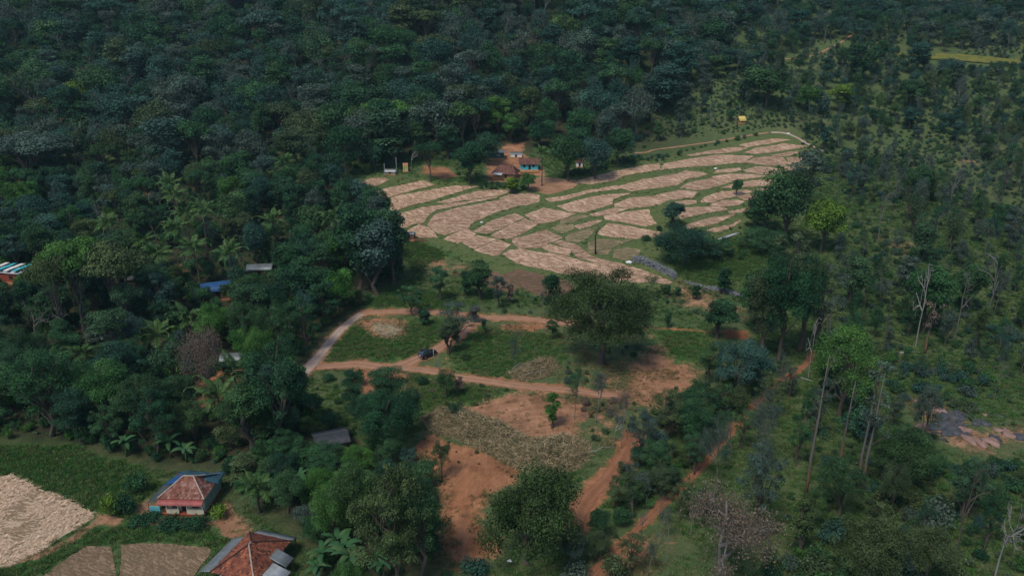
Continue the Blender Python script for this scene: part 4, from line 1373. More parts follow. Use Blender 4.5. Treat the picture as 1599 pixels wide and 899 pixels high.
# ---------------------------------------------------------------- big tiled house at the bottom edge
def house_big():
    x, y = -32.6, 79.0; taken.append((x, y, 6.0))
    h = empty('tiled_house', (x, y, float(ground_z(x, y))), R(-17), 'large pyramid roofed house of mottled clay tiles with grey sheet lean-tos', 'house')
    W, D = 2.85, 3.75
    MB().box(-W + .2, W - .2, -D + .2, D - .2, -0.2, 0.45).build('plinth', [M['red_plinth']], h)
    wall_with_openings(h, -W + .5, W - .5, -D + .5, 0.45, 2.45, [('door', -.45, .45, .45, 2.25, M['opening']), ('window', -2.0, -1.1, 1.2, 2.0, M['opening']), ('window', 1.1, 2.0, 1.2, 2.0, M['opening'])], M['white'])
    MB().box(-W + .5, -W + .68, -D + .6, D - .5, .45, 2.5).box(W - .68, W - .5, -D + .6, D - .5, .45, 2.5).box(-W + .68, W - .68, D - .68, D - .5, .45, 2.5).build('wall', [M['white']], h)
    ez, az = 2.5, 4.4
    c = [(-W - .25, -D - .25, ez), (W + .25, -D - .25, ez), (W + .25, D + .25, ez), (-W - .25, D + .25, ez)]
    A1, A2 = (0, -.25, az), (0, .25, az)
    rb = MB(); rb.add(c + [A1, A2], [(0, 1, 4), (1, 2, 5, 4), (2, 3, 5), (3, 0, 4, 5), (3, 2, 1, 0)])
    roof = rb.build('roof', [M['tile_old']], h)
    tiles_on('tiles', c[0], c[1], A1, A1, M['tile_old'], roof, 0.27, 0.33, seed=11)
    tiles_on('tiles', c[1], c[2], A2, A1, M['tile_old'], roof, 0.27, 0.33, seed=12)
    tiles_on('tiles', c[2], c[3], A2, A2, M['tile_old'], roof, 0.27, 0.33, seed=13)
    tiles_on('tiles', c[3], c[0], A1, A2, M['tile_old'], roof, 0.27, 0.33, seed=14)
    for p, q, mt in ((c[0], A1, 'tile_old'), (c[1], A1, 'lime_ridge'), (c[2], A2, 'tile_old'), (c[3], A2, 'tile_old'), (A1, A2, 'lime_ridge')):
        p = Vector(p) + Vector((0, 0, .1)); q = Vector(q) + Vector((0, 0, .1))
        k = MB(); k.tube([p.lerp(q, t / 6) for t in range(7)], 0.10, 6); k.build('ridge_cap', [M[mt]], roof)
    e = W + .3; f = D + .3
    corrugated('lean_to_sheet', (-e - 1.75, -f + .2, 2.0), (-e - 1.75, f - 1.2, 2.0), (-e + .15, f - 1.0, 2.52), (-e + .15, -f + .3, 2.52), M['tin'], h)
    corrugated('lean_to_sheet', (e - .1, f + 1.35, 2.05), (-e + .8, f + 1.35, 2.05), (-e + .6, f - .1, 2.5), (e - .2, f - .1, 2.5), M['tin'], h)
    corrugated('lean_to_sheet', (e + 1.75, -.1, 2.1), (e + 1.75, 1.75, 2.1), (e - .75, 1.85, 2.95), (e - .75, 0.0, 2.95), M['tin'], h)
    corrugated('lean_to_sheet', (e + 2.6, -2.6, 1.85), (e + 2.6, -0.35, 1.85), (e - .2, -.15, 2.5), (e - .2, -2.5, 2.5), M['tin_pale'], h)['label'] = 'pale patched sheet'
    corrugated('lean_to_sheet', (e + 2.3, -4.2, 1.9), (e + 2.4, -2.65, 1.9), (e - .2, -2.55, 2.45), (e - .2, -4.0, 2.45), M['tin'], h)
    for px_, py_, pz in ((-e - 1.6, -f + .4, 2.0), (-e - 1.6, f - 1.4, 2.0), (-e + 1.0, f + 1.2, 2.05), (e - .3, f + 1.2, 2.05), (e + 1.6, 1.5, 2.12), (e + 1.6, .1, 2.12), (e + 2.45, -2.4, 1.87), (e + 2.45, -.6, 1.87)):
        MB().box(px_ - .06, px_ + .06, py_ - .06, py_ + .06, -0.1, pz).build('post', [M['wood']], h)
house_big()

# ---------------------------------------------------------------- smaller buildings
def gable(name, label, cat, px, py, rz, w, d, wallh, rise, wallm, roofm, holes=(), tiles=False, hip=0.0, eave=0.45, seed=1, plinth='mud', group=None, reach=None):
    """px,py: photo pixel of the middle of the front wall's foot; front faces local -y"""
    p = G(px, py)
    rot = Matrix.Rotation(rz, 3, 'Z')
    ctr = p + rot @ Vector((0, d / 2, 0))
    taken.append((ctr.x, ctr.y, reach or max(w, d) * 0.6))
    h = empty(name, (ctr.x, ctr.y, float(ground_z(ctr.x, ctr.y))), rz, label, cat, group)
    X, Y = w / 2, d / 2
    MB().box(-X - .25, X + .25, -Y - .25, Y + .25, -0.4, 0.25).build('plinth', [M[plinth]], h)
    wall_with_openings(h, -X, X, -Y, .25, wallh, [(k, a, b, za, zb, M[mm]) for k, a, b, za, zb, mm in holes], M[wallm])
    mb = MB(); mb.box(-X, -X + .18, -Y + .1, Y, .25, wallh); mb.box(X - .18, X, -Y + .1, Y, .25, wallh); mb.box(-X + .18, X - .18, Y - .18, Y, .25, wallh)
    if rise and hip == 0:
        for s in (-1, 1):
            xs = s * (X - .09)
            mb.add([(xs - .09, -Y + .1, wallh), (xs - .09, Y, wallh), (xs - .09, 0, wallh + rise), (xs + .09, -Y + .1, wallh), (xs + .09, Y, wallh), (xs + .09, 0, wallh + rise)],
                   [(0, 2, 1), (3, 4, 5), (0, 3, 5, 2), (1, 2, 5, 4), (0, 1, 4, 3)])
    mb.build('wall', [M[wallm]], h)
    e = eave
    z0 = wallh - rise * e / (Y + .001) * 0.8 + .06
    FL, FR, BR, BL = (-X - e, -Y - e, z0), (X + e, -Y - e, z0), (X + e, Y + e, z0), (-X - e, Y + e, z0)
    hx = X + e - hip * (X + e)
    RA, RB = (-hx, 0, wallh + rise + .08), (hx, 0, wallh + rise + .08)
    if tiles:
        rb = MB()
        if hip: rb.add([FL, FR, BR, BL, RA, RB], [(0, 1, 5, 4), (1, 2, 5), (2, 3, 4, 5), (3, 0, 4), (3, 2, 1, 0)])
        else:
            rb.slab([FL, FR, RB, RA], .06); rb.slab([RA, RB, BR, BL], .06)
        roof = rb.build('roof', [M[roofm]], h)
        tiles_on('tiles', FL, FR, RB, RA, M[roofm], roof, .36, .42, seed=seed)
        tiles_on('tiles', BR, BL, RA, RB, M[roofm], roof, .36, .42, seed=seed + 1)
        if hip:
            tiles_on('tiles', FR, BR, RB, RB, M[roofm], roof, .36, .42, seed=seed + 2)
            tiles_on('tiles', BL, FL, RA, RA, M[roofm], roof, .36, .42, seed=seed + 3)
        k = MB(); k.tube([Vector(RA) + Vector((0, 0, .08)), Vector(RB) + Vector((0, 0, .08))], .11, 6); k.build('ridge_cap', [M[roofm]], roof)
    elif rise:
        corrugated('roofing_sheet', FL, FR, RB, RA, M[roofm], h, .4, .05)
        corrugated('roofing_sheet', BR, BL, RA, RB, M[roofm], h, .4, .05)
    else:
        corrugated('roofing_sheet', (-X - e, -Y - e, wallh + .05), (X + e, -Y - e, wallh + .05), (X + e, Y + e, wallh + .55), (-X - e, Y + e, wallh + .55), M[roofm], h, .4, .05)
    return h

# farmstead at the head of the paddies
tq = gable('farmhouse', 'turquoise walled farmhouse with a brown tiled roof behind the palm', 'house', 826.5, 267.5, R(2), 6.0, 4.6, 2.35, 1.35, 'turq', 'tile_dull',
      [('window', -2.1, -1.35, 1.15, 1.95, 'opening'), ('door', -.25, .45, .25, 2.1, 'opening'), ('window', 1.0, 1.8, 1.2, 1.95, 'opening')], True, 0, .55, 31)
MB().box(-3.6, 3.4, -4.3, -2.56, -.35, .18).build('terrace', [M['mud']], tq)
fh = gable('farmhouse', 'ochre mud walled farmhouse with a hipped brown tile roof at the paddies', 'house', 787, 281, R(-14), 7.2, 5.6, 2.1, 2.0, 'mud', 'tile_dull',
      [('door', .2, 1.0, .25, 1.95, 'opening'), ('window', -2.6, -1.8, 1.0, 1.7, 'opening')], True, .45, .7, 41)
corrugated('porch_sheet', (-3.4, -4.9, 1.75), (-.2, -4.9, 1.75), (-.2, -2.95, 2.2), (-3.4, -2.95, 2.2), M['tin_pale'], fh)
for x in (-3.3, -.4):
    MB().box(x - .06, x + .06, -4.8, -4.68, -.3, 1.75).build('porch_post', [M['wood']], fh)
gable('long_shed', 'long dark green shed with a thin flat roof behind the farmhouses', 'shed', 773, 249, R(2), 6.6, 2.8, 2.2, 0, 'dgreen', 'tin',
      [('window', .6, 2.0, .9, 1.7, 'tin'), ('door', -2.6, -1.8, .25, 2.0, 'opening')], False, 0, .35, 1)
gable('cattle_shed', 'low white walled cattle shed behind the turquoise farmhouse', 'shed', 806, 247, R(0), 4.2, 2.2, 1.15, 0, 'white', 'tin', [('door', -.4, .3, .25, 1.0, 'opening')], False, 0, .2, 1)
gable('tin_shed', 'grey green tin shed half hidden by the trees right of the palm', 'shed', 909, 249, R(-4), 5.0, 3.0, 2.1, .7, 'turq_sheet', 'tin', [('door', -.4, .4, .25, 1.9, 'opening')], False, 0, .4, 1)
gable('white_hut', 'tiny white hut under the trees beside the upper paddy', 'hut', 905, 262, R(5), 2.0, 1.8, 1.7, .5, 'white', 'tile_dull', [('door', -.3, .3, .25, 1.5, 'opening')], False, 0, .25, 1)
gable('pump_house', 'slim yellow pump house at the back edge of the paddies', 'hut', 633.5, 269, R(8), 1.6, 1.6, 2.3, 0, 'yellow', 'mud', [('door', -.35, .3, .25, 1.8, 'cream')], False, 0, .12, 1)
gable('field_shelter', 'low white roofed shelter between the two grey poles', 'shelter', 609, 274, R(-4), 3.6, 1.8, 1.0, 0, 'tin', 'tin_pale', [('door', -.4, .4, .25, .9, 'opening')], False, 0, .25, 1)
gable('watch_hut', 'small yellow roofed watch hut at the top of the scrubland', 'hut', 1160, 194, R(20), 2.6, 2.4, 1.0, 1.5, 'wood', 'yellow', [('door', -.4, .4, .25, .9, 'opening')], False, 0, .3, 1)
hr = gable('roadside_hut', 'small grey and red hut where the grove meets the paddies', 'hut', 638, 377, R(-8), 3.0, 2.2, 1.7, .4, 'brickwall', 'tin', [('window', -.9, .2, .8, 1.5, 'tin_pale')], False, 0, .2, 1)
MB().box(1.55, 5.2, -1.0, -.8, -.3, .45).build('low_wall', [M['brickwall']], hr)
# houses in the grove
gable('blue_roofed_house', 'house in the grove with a bright blue tarpaulin roof', 'house', 342, 470, R(24), 6.2, 4.6, 2.6, 1.3, 'brickwall', 'tarp_blue', [('door', -.4, .4, .25, 2.1, 'opening'), ('window', 1.0, 1.9, 1.1, 1.9, 'opening')], False, 0, .5, 1, reach=3.0)
sh = gable('striped_house', 'house at the picture edge with blue and white roof sheets and red parapet', 'house', 12, 443, R(-12), 9.0, 5.0, 2.6, .5, 'red_plinth', 'tin_pale', [('window', 1.0, 2.2, 1.0, 1.9, 'opening'), ('door', 2.8, 3.6, .25, 2.1, 'opening')], False, 0, .4, 1, reach=2.4)
for i in range(4):
    MB().box(-4.6 + i * 2.3, -3.4 + i * 2.3, -2.9, 2.8, 3.28 + .02 * i, 3.36 + .02 * i).build('roof_panel', [M['turq'] if i % 2 else M['white']], sh)
gable('grey_roofed_house', 'grey sheet roofed house among the trees near the palms', 'house', 406, 437, R(8), 5.6, 4.0, 2.5, .8, 'brickwall', 'tin', [('door', -.4, .4, .25, 2.1, 'opening')], False, 0, .4, 1, reach=2.6)
gable('grove_hut', 'grey roofed hut beside the dry tree in the grove', 'hut', 362, 578, R(10), 3.6, 3.2, 2.3, .6, 'brickwall', 'tin', [('door', -.4, .4, .25, 2.0, 'opening')], False, 0, .4, 1, reach=1.9)
gable('dark_tin_hut', 'dark tin roofed hut under trees beside the cleared plot', 'hut', 522, 710, R(22), 4.6, 4.0, 2.2, .6, 'brickwall', 'tin_dark', [('door', -.4, .4, .25, 2.0, 'opening'), ('window', -1.7, -1.0, 1.0, 1.7, 'opening')], False, 0, .5, 1, reach=2.4)
gable('net_shed', 'shed roofed with dark netting deep in the grove', 'shed', 196, 452, R(6), 5.5, 3.6, 2.3, .5, 'wood', 'net_dark', [('door', -.4, .4, .25, 2.0, 'opening')], False, 0, .4, 1, reach=2.4)

# ---------------------------------------------------------------- car
def car():
    p = G(668, 555.5)
    M['car_paint'] = plain('black_car_paint', (.012, .013, .016), 0.22, 0.1, 1.0, 0.0, 0.6)
    M['car_glass'] = plain('dark_car_glass', (.030, .050, .058), 0.08, 0.05, 1.0, 0.0, 0.9)
    M['tyre'] = plain('tyre_rubber', (.018, .018, .018), 0.9, 0.1)
    M['rim'] = plain('alloy_rim', (.36, .36, .37), 0.35, 0.1, 1, 0.7)
    M['lamp_red'] = plain('tail_lamp_red', (.28, .012, .010), 0.25, 0.1)
    M['lamp_clear'] = plain('head_lamp_clear', (.60, .62, .62), 0.15, 0.1)
    M['plate'] = plain('number_plate', (.75, .75, .73), 0.5, 0.05)
    M['bumper_grey'] = plain('bumper_grey', (.22, .22, .23), 0.5, 0.1)
    taken.append((p.x, p.y, 3.2))
    c = empty('parked_car', (p.x, p.y, float(ground_z(p.x, p.y)) + .08), R(42), 'black hatchback car standing on the dirt track in the cleared plot', 'car')
    # body: cross sections from tail (x=-1.95) to nose (x=1.95)
    st = [(-1.97, .62, .42, .80), (-1.93, .80, .30, .98), (-1.60, .86, .24, 1.04), (-.9, .875, .22, 1.05), (0, .88, .22, 1.04), (.9, .87, .22, 1.00), (1.35, .85, .24, .95), (1.75, .80, .28, .86), (1.93, .66, .34, .74), (1.97, .5, .42, .66)]
    V, Qs = [], []
    for x, w, z0, z1 in st:
        zm = z0 + (z1 - z0) * .55
        V += [(x, -w * .86, z0), (x, -w, z0 + .12), (x, -w, zm), (x, -w * .97, z1 - .06), (x, -w * .86, z1), (x, 0, z1 + .03), (x, w * .86, z1), (x, w * .97, z1 - .06), (x, w, zm), (x, w, z0 + .12), (x, w * .86, z0), (x, 0, z0)]
    for i in range(len(st) - 1):
        for k in range(12):
            Qs.append((i * 12 + k, i * 12 + (k + 1) % 12, (i + 1) * 12 + (k + 1) % 12, (i + 1) * 12 + k))
    mb = MB(); mb.add(V, Qs + [tuple(range(11, -1, -1)), tuple(range(len(V) - 12, len(V)))])
    mb.build('body', [M['car_paint']], c, True)
    # greenhouse: glass lower band, roof panel above, pillars
    lo = [(-1.80, .78), (1.02, .78)]; hi = [(-1.42, .62), (.28, .62)]
    g = MB(); g.add([(-1.82, -.79, 1.0), (1.05, -.78, .99), (1.05, .78, .99), (-1.82, .79, 1.0), (-1.38, -.63, 1.50), (.25, -.63, 1.50), (.25, .63, 1.50), (-1.38, .63, 1.50)],
                  [(0, 1, 5, 4), (2, 3, 7, 6), (1, 2, 6, 5), (3, 0, 4, 7), (4, 5, 6, 7)])
    g.build('window_glass', [M['car_glass']], c)
    r = MB(); r.add([(-1.50, -.60, 1.505), (.22, -.61, 1.505), (.22, .61, 1.505), (-1.50, .60, 1.505), (-1.30, -.52, 1.57), (.05, -.52, 1.57), (.05, .52, 1.57), (-1.30, .52, 1.57)],
                  [(0, 1, 5, 4), (1, 2, 6, 5), (2, 3, 7, 6), (3, 0, 4, 7), (4, 5, 6, 7), (3, 2, 1, 0)])
    r.build('roof_panel', [M['car_paint']], c, True)
    for s in (-1, 1):
        for (xa, ya, za), (xb, yb, zb) in (((-1.80, .79, 1.0), (-1.38, .635, 1.51)), ((-.35, .80, 1.0), (-.42, .64, 1.51)), ((1.03, .79, .99), (.25, .635, 1.51))):
            k = MB(); k.tube([(xa, s * ya, za), (xb, s * yb, zb)], .045, 6); k.build('pillar', [M['car_paint']], c)
        k = MB(); k.box(.62, .82, s * .86 if s > 0 else -1.04, 1.04 if s > 0 else -.86, .98, 1.12); k.build('wing_mirror', [M['car_paint']], c)
        k = MB(); k.box(-1.99, -1.86, s * .80 - .12, s * .80 + .0 if s > 0 else s * .80 + .12, .74, .98); k.build('tail_light', [M['lamp_red']], c)
        k = MB(); k.box(1.80, 1.93, s * .62 - .14, s * .62 + .14, .64, .76); k.build('headlight', [M['lamp_clear']], c)
        k = MB(); k.box(-.55, -.35, s * .875 - .015, s * .875 + .015, .84, .88); k.build('door_handle', [M['car_paint']], c)
        for x in (-1.22, 1.22):
            t = MB(); t.tube([(x, s * .90 - .10, .32), (x, s * .90 - .075, .32), (x, s * .90 + .0, .32), (x, s * .90 + .025, .32)], [.27, .32, .32, .29], 18)
            w = t.build('wheel', [M['tyre']], c, True)
            q = MB(); q.tube([(x, s * .90 + (-.125 if s < 0 else .0), .32), (x, s * .90 + (-.105 if s < 0 else .04), .32)], [.19, .19], 12); q.build('rim', [M['rim']], w)
    MB().box(-2.02, -1.90, -.78, .78, .30, .44).build('bumper', [M['bumper_grey']], c)
    MB().box(1.90, 2.0, -.66, .66, .32, .46).build('bumper', [M['bumper_grey']], c)
    MB().box(-2.005, -1.96, -.26, .26, .70, .84).build('number_plate', [M['plate']], c)
car()

# ---------------------------------------------------------------- poles, walls, rocks, brush
def pole(px, py, ty, label, r=.09, arm=True, mat='pole_grey'):
    p = G(px, py); h = height_for(p, ty)
    o = empty('utility_pole', (p.x, p.y, float(ground_z(p.x, p.y))), R(15), label, 'pole', None)
    k = MB(); k.tube([(0, 0, -.3), (0, 0, h * .5), (0, 0, h)], [r * 1.3, r, r * .75], 8); k.build('shaft', [M[mat]], o, True)
    if arm:
        MB().box(-.7, .7, -.05, .05, h - .45, h - .35).build('cross_arm', [M[mat]], o)
        for x in (-.6, 0, .6):
            k = MB(); k.tube([(x, 0, h - .35), (x, 0, h - .18)], .05, 6); k.build('insulator', [M['white']], o)
    return o
pole(601, 277, 256, 'grey utility pole left of the white roofed shelter', .08, False)
pole(619.5, 272, 246, 'taller grey utility pole beside the yellow pump house', .08, False)
pole(523, 476, 446, 'grey utility pole at the grove edge above the concrete road')
pole(677, 559, 545, 'thin pale marker post beside the black car', .035, False, 'white')
pole(759, 243, 231, 'short pole at the end of the long green shed', .06, False)

def dry_wall(pts, h, label, w=.9, loose=.25, seed=1):
    r = np.random.default_rng(seed)
    ln = smooth_line([G(x, y)[:2] for x, y in pts], .45)
    c = ln.mean(0); z = float(ground_z(c[0], c[1]))
    root = empty('stone_wall', (c[0], c[1], z), 0, label, 'wall')
    mb = MB()
    for i in range(len(ln) - 1):
        d = unit(ln[i + 1] - ln[i]); nr = np.array([-d[1], d[0]])
        for k in range(int(h / .28) + 1):
            for s in (-1, 0, 1):
                if r.random() < loose: continue
                q = ln[i] + nr * (s * w * .3) + r.normal(size=2) * .07
                zz = float(ground_z(q[0], q[1])) - z + .08 + k * .26 + r.normal() * .03
                sx, sy, sz = r.uniform(.16, .30), r.uniform(.14, .26), r.uniform(.10, .18)
                A = Matrix.Translation((q[0] - c[0], q[1] - c[1], zz)) @ Matrix.Rotation(r.uniform(0, 3.1), 4, 'Z') @ Matrix.Rotation(r.normal() * .25, 4, 'X')
                mb.add([(-sx, -sy * .8, -sz), (sx * .9, -sy, -sz), (sx, sy * .9, -sz), (-sx * .85, sy, -sz), (-sx * .7, -sy * .6, sz), (sx * .75, -sy * .7, sz * .9), (sx * .6, sy * .7, sz), (-sx * .7, sy * .6, sz * 1.1)],
                       [(3, 2, 1, 0), (4, 5, 6, 7), (0, 1, 5, 4), (1, 2, 6, 5), (2, 3, 7, 6), (3, 0, 4, 7)], 0, A)
    o = mb.build('stones', [M['stone']], root); o['kind'] = 'stuff'
    return root
dry_wall([(990, 410), (1003, 411), (1018, 418), (1034, 425), (1048, 432), (1053, 437)], 1.5, 'dark dry stone wall running beside the lowest straw plot', 1.6, .15, 2)
dry_wall([(1070, 442), (1084, 444), (1098, 449)], .5, 'broken line of pale stones in the grass beyond the stone wall', 1.6, .55, 3)
dry_wall([(1101, 451), (1115, 452), (1130, 456), (1162, 464)], .6, 'low stone bank between the grass meadow and the dry verge', 1.0, .35, 4)

def bridge():
    a, b = G(1122, 379), G(1158, 361)
    d = (b - a); L = d.length; ang = math.atan2(d.y, d.x)
    o = empty('channel_slab', (a.x, a.y, float(ground_z(a.x, a.y))), ang, 'pale concrete channel slab beside the bushes below the paddies', 'slab')
    k = MB(); k.box(0, L, -.5, .5, .75, 1.0); k.build('slab', [M['pole_grey']], o)
    for t in (.1, .5, .88):
        k = MB(); k.box(L * t, L * t + .4, -.4, .4, -.5, .75); k.build('pier', [M['stone']], o)
    taken.append(((a.x + b.x) / 2, (a.y + b.y) / 2, 3.0))
bridge()

def rock(r, s, flat=.35):
    """rounded bedrock slab"""
    V, Qs = [], []
    nu, nv = 12, 6
    for j in range(nv + 1):
        for i in range(nu):
            th = 2 * math.pi * i / nu; ph = math.pi * j / nv
            d = np.array([math.cos(th) * math.sin(ph), math.sin(th) * math.sin(ph), math.cos(ph)])
            k = 1 + .28 * math.sin(3 * th + r[0]) * math.sin(ph) + .16 * math.sin(5 * th + r[1] + 2 * ph) + .12 * math.sin(7 * th + 5 * ph + r[0] * 3)
            V.append(d * k * np.array([s, s * r[2], s * flat]))
    for j in range(nv):
        for i in range(nu):
            Qs.append((j * nu + i, (j + 1) * nu + i, (j + 1) * nu + (i + 1) % nu, j * nu + (i + 1) % nu))
    return V, Qs
def outcrop():
    rr = np.random.default_rng(5)
    c = G(1500, 668)
    o = empty('rock_outcrop', (c.x, c.y, float(ground_z(c.x, c.y))), 0, 'dark bedrock outcrop with bare pinkish soil in the scrubland', 'rock')
    spots = [(1445,632,2.2,1),(1462,640,2.0,1),(1474,650,1.5,0),(1480,644,1.0,0),(1490,652,1.9,0),(1500,650,1.4,0),(1470,662,1.7,0),(1458,668,1.5,0),(1484,664,1.9,0),(1497,662,1.3,0),(1478,676,1.8,0),(1492,675,1.7,0),(1506,672,1.5,1),(1440,666,1.4,1),(1527,660,1.8,0),(1538,662,1.3,0),(1515,688,1.8,1),(1532,693,1.7,1),(1548,690,1.8,1),(1575,678,1.9,1),(1592,682,1.8,0),(1560,672,1.2,1),(1508,680,1.2,0),(1555,685,1.5,0)]
    spots += [(1462 + rr.uniform(0, 46), 640 + rr.uniform(0, 38), rr.uniform(.5, 1.0), 0) for _ in range(26)] + [(1425 + rr.uniform(0, 140), 640 + rr.uniform(0, 50), rr.uniform(.3, .7), int(rr.uniform(0, 2))) for _ in range(14)]
    for qx, qy, qr in ((1440, 655, 5.0), (1480, 660, 6.0), (1530, 680, 6.0), (1580, 680, 5.0)):
        qq = G(qx, qy); taken.append((qq.x, qq.y, qr))
    for px, py, s, t in spots:
        p = G(px, py)
        V, Qs = rock((rr.uniform(0, 6), rr.uniform(0, 6), rr.uniform(.5, .9)), s * .85, rr.uniform(.24, .46))
        q = link('slab', np_mesh('slab', V, Qs, [M['rock_pink'] if t else M['rock_dark']], smooth=True), o)
        q.location = (p.x - c.x, p.y - c.y, float(ground_z(p.x, p.y)) - float(ground_z(c.x, c.y)) + .02); q.rotation_euler = (0, 0, rr.uniform(0, 6))
        taken.append((p.x, p.y, 1.0))
outcrop()
def boulder(px, py, s, mat, label, name='boulder', cat='rock'):
    p = G(px, py)
    V, Qs = rock((px % 6, py % 5, .8), s, .6)
    o = link(name, np_mesh(name, V, Qs, [M[mat]], smooth=True)); o.location = (p.x, p.y, float(ground_z(p.x, p.y)) + s * .25)
    tag(o, label, cat); taken.append((p.x, p.y, s))
boulder(982, 412, .75, 'white', 'pale boulder at the upper end of the stone wall')
boulder(752, 349, .45, 'white', 'small pale stone on the bank between two straw plots')
boulder(1117, 265, .55, 'white', 'white bundle lying on a bank in the upper paddies', 'white_bundle', 'bundle')
boulder(1231, 210, .6, 'white', 'small white bundle beside the footpath above the paddies', 'white_bundle', 'bundle')
boulder(796, 876, .3, 'white', 'scrap of white rubbish below the wide bushy tree', 'rubbish_scrap', 'rubbish')

def brush(name, pts, h, n, label, seed, mats=('twig',), twl=(0.7, 2.2), logs=()):
    """heap of cut dry branches: a mound of crossing twigs"""
    r = np.random.default_rng(seed)
    pw = poly_w(pts); c = pw.mean(0)
    z0 = float(ground_z(c[0], c[1]))
    root = empty(name, (c[0], c[1], z0), 0, label, 'brush')
    lo, hi = pw.min(0), pw.max(0)
    P = r.uniform(lo, hi, size=(n * 4, 2)); sd_ = sdist(P, pw, 6.0); P = P[sd_ < 0][:n]; sd_ = sd_[sd_ < 0][:n]
    hh = h * sstep(0, 3.2, -sd_) * (0.55 + 0.75 * vnoise(P[:, 0], P[:, 1], 2.6, seed))
    zz = np.array([float(ground_z(x, y)) for x, y in P]) - z0
    n = len(P)
    cen = np.column_stack([P - c, zz + hh * r.uniform(.45, 1.12, n) + .04])
    d = unit(r.normal(size=(n, 3)) * np.array([1, 1, .55]) + np.array([0, 0, .3]))
    L = r.uniform(*twl, n)[:, None] * .5; wv = unit(np.cross(d, r.normal(size=(n, 3)))) * r.uniform(.014, .04, n)[:, None]
    bend = unit(r.normal(size=(n, 3))) * L * .22
    V = np.stack([cen - d * L - wv * .5, cen + bend - wv, cen + d * L, cen + bend + wv], 1).reshape(-1, 3)
    T = np.repeat(np.clip(r.normal(.5, .2, n), .05, 1), 4)
    o = link('twigs', np_mesh('twigs', V, np.arange(4 * n).reshape(n, 4), [M['leaf_dry'], M['leaf_olive'], M['bark']], r.choice(3, n, p=[.68, .26, .06]), {'tone': T}), root); o['kind'] = 'stuff'
    # matted core so that the ground does not show through
    g = 18
    gx_ = np.linspace(lo[0], hi[0], g * 2); gy_ = np.linspace(lo[1], hi[1], g)
    XX, YY = np.meshgrid(gx_, gy_); PP = np.stack([XX.ravel(), YY.ravel()], 1)
    s2 = sdist(PP, pw, 6.0)
    zc = np.array([float(ground_z(x, y)) for x, y in PP]) - z0 - .35 + .72 * h * sstep(-.2, 3.2, -s2) * (0.55 + 0.75 * vnoise(PP[:, 0], PP[:, 1], 2.6, seed))
    ii = np.arange(len(PP)).reshape(g, g * 2)
    Qs = np.stack([ii[:-1, :-1].ravel(), ii[:-1, 1:].ravel(), ii[1:, 1:].ravel(), ii[1:, :-1].ravel()], 1)
    keep = (s2[Qs] < .4).any(1)
    link('matted_core', np_mesh('matted_core', np.column_stack([PP - c, zc]), Qs[keep], [M['twig']], smooth=True), root)
    for (ax, ay), (bx, by), rad in logs:
        a, b = G(ax, ay), G(bx, by)
        za = float(ground_z(a.x, a.y)) - z0 + .9; zb = float(ground_z(b.x, b.y)) - z0 + .5
        k = MB(); pa = np.array([a.x - c[0], a.y - c[1], za]); pb = np.array([b.x - c[0], b.y - c[1], zb])
        k.tube(limb_path(pa, pb, r, 4, .05), [rad, rad * .9, rad * .8, rad * .6, rad * .35], 6); k.build('branch', [M['bark_pale']], root, True)
    for x, y in P[::12]: taken.append((x, y, .4))
    return root
brush('brush_heap', [(655,652),(690,642),(740,645),(790,668),(840,690),(880,680),(920,690),(925,712),(900,735),(850,742),(810,735),(770,712),(720,690),(670,672)], 2.4, 30000,
      'long heap of cut dry brush curving above the orange clearing', 21, logs=[((757,688),(775,703),.09), ((762,686),(779,700),.07), ((750,692),(768,697),.06), ((920,712),(962,700),.08), ((790,705),(800,720),.05), ((886,705),(878,722),.06), ((728,668),(742,682),.07)])
brush('brush_heap', [(790,585),(810,572),(840,562),(866,560),(872,572),(850,590),(815,596)], 1.9, 8000, 'smaller tan pile of dry branches before the big dark tree', 22, logs=[((800,582),(842,568),.08), ((812,588),(850,577),.07), ((820,592),(858,583),.06)])
brush('earth_and_root_heap', [(566,512),(585,500),(625,500),(640,512),(632,530),(600,532),(575,526)], .8, 2200, 'heap of roots and red earth on the grass near the concrete road', 23, twl=(.3, 1.0), logs=[((588,522),(610,512),.07), ((600,528),(622,520),.08), ((580,512),(600,505),.06)])

def fallen(pts, rad, mat, label):
    P = [G(x, y) for x, y in pts]; c = P[0]
    k = MB(); k.tube([(p.x - c.x, p.y - c.y, float(ground_z(p.x, p.y)) - float(ground_z(c.x, c.y)) + rad * .7) for p in P], list(np.linspace(rad, rad * .5, len(P))), 7)
    o = k.build('fallen_trunk', [M[mat]], None, True); o.location = (c.x, c.y, float(ground_z(c.x, c.y)))
    tag(o, label, 'log')
fallen([(832,552),(838,543),(848,536)], .16, 'bark', 'dark fallen branch in the grass left of the big tree')
fallen([(1405,552),(1420,550),(1436,551)], .22, 'bark_pale', 'pale fallen trunk lying in the scrubland')
fallen([(1250,590),(1270,596)], .15, 'bark_pale', 'pale fallen trunk beside the orange track')

# charred snag in the paddies: crooked black trunk with short stubs
def snag():
    p = G(930, 397)
    H = height_for(p, 352)
    o = empty('burnt_snag', (p.x, p.y, float(ground_z(p.x, p.y))), 0, 'crooked black dead trunk standing among the paddy plots', 'tree')
    k = MB(); k.tube([(0, 0, -.3), (-.1, 0, H * .3), (-.25, 0, H * .6), (0, 0, H * .75), (.9, 0, H * .96)], [.26, .22, .18, .15, .08], 7); k.build('trunk', [M['bark_black']], o, True)
    for a, b in (((-.15, 0, H * .45), (-.7, .2, H * .55)), ((0, 0, H * .76), (-.4, .1, H * .9)), ((.5, 0, H * .88), (.3, .1, H * 1.05))):
        k = MB(); k.tube([a, b], [.07, .03], 5); k.build('stub', [M['bark_black']], o)
snag()

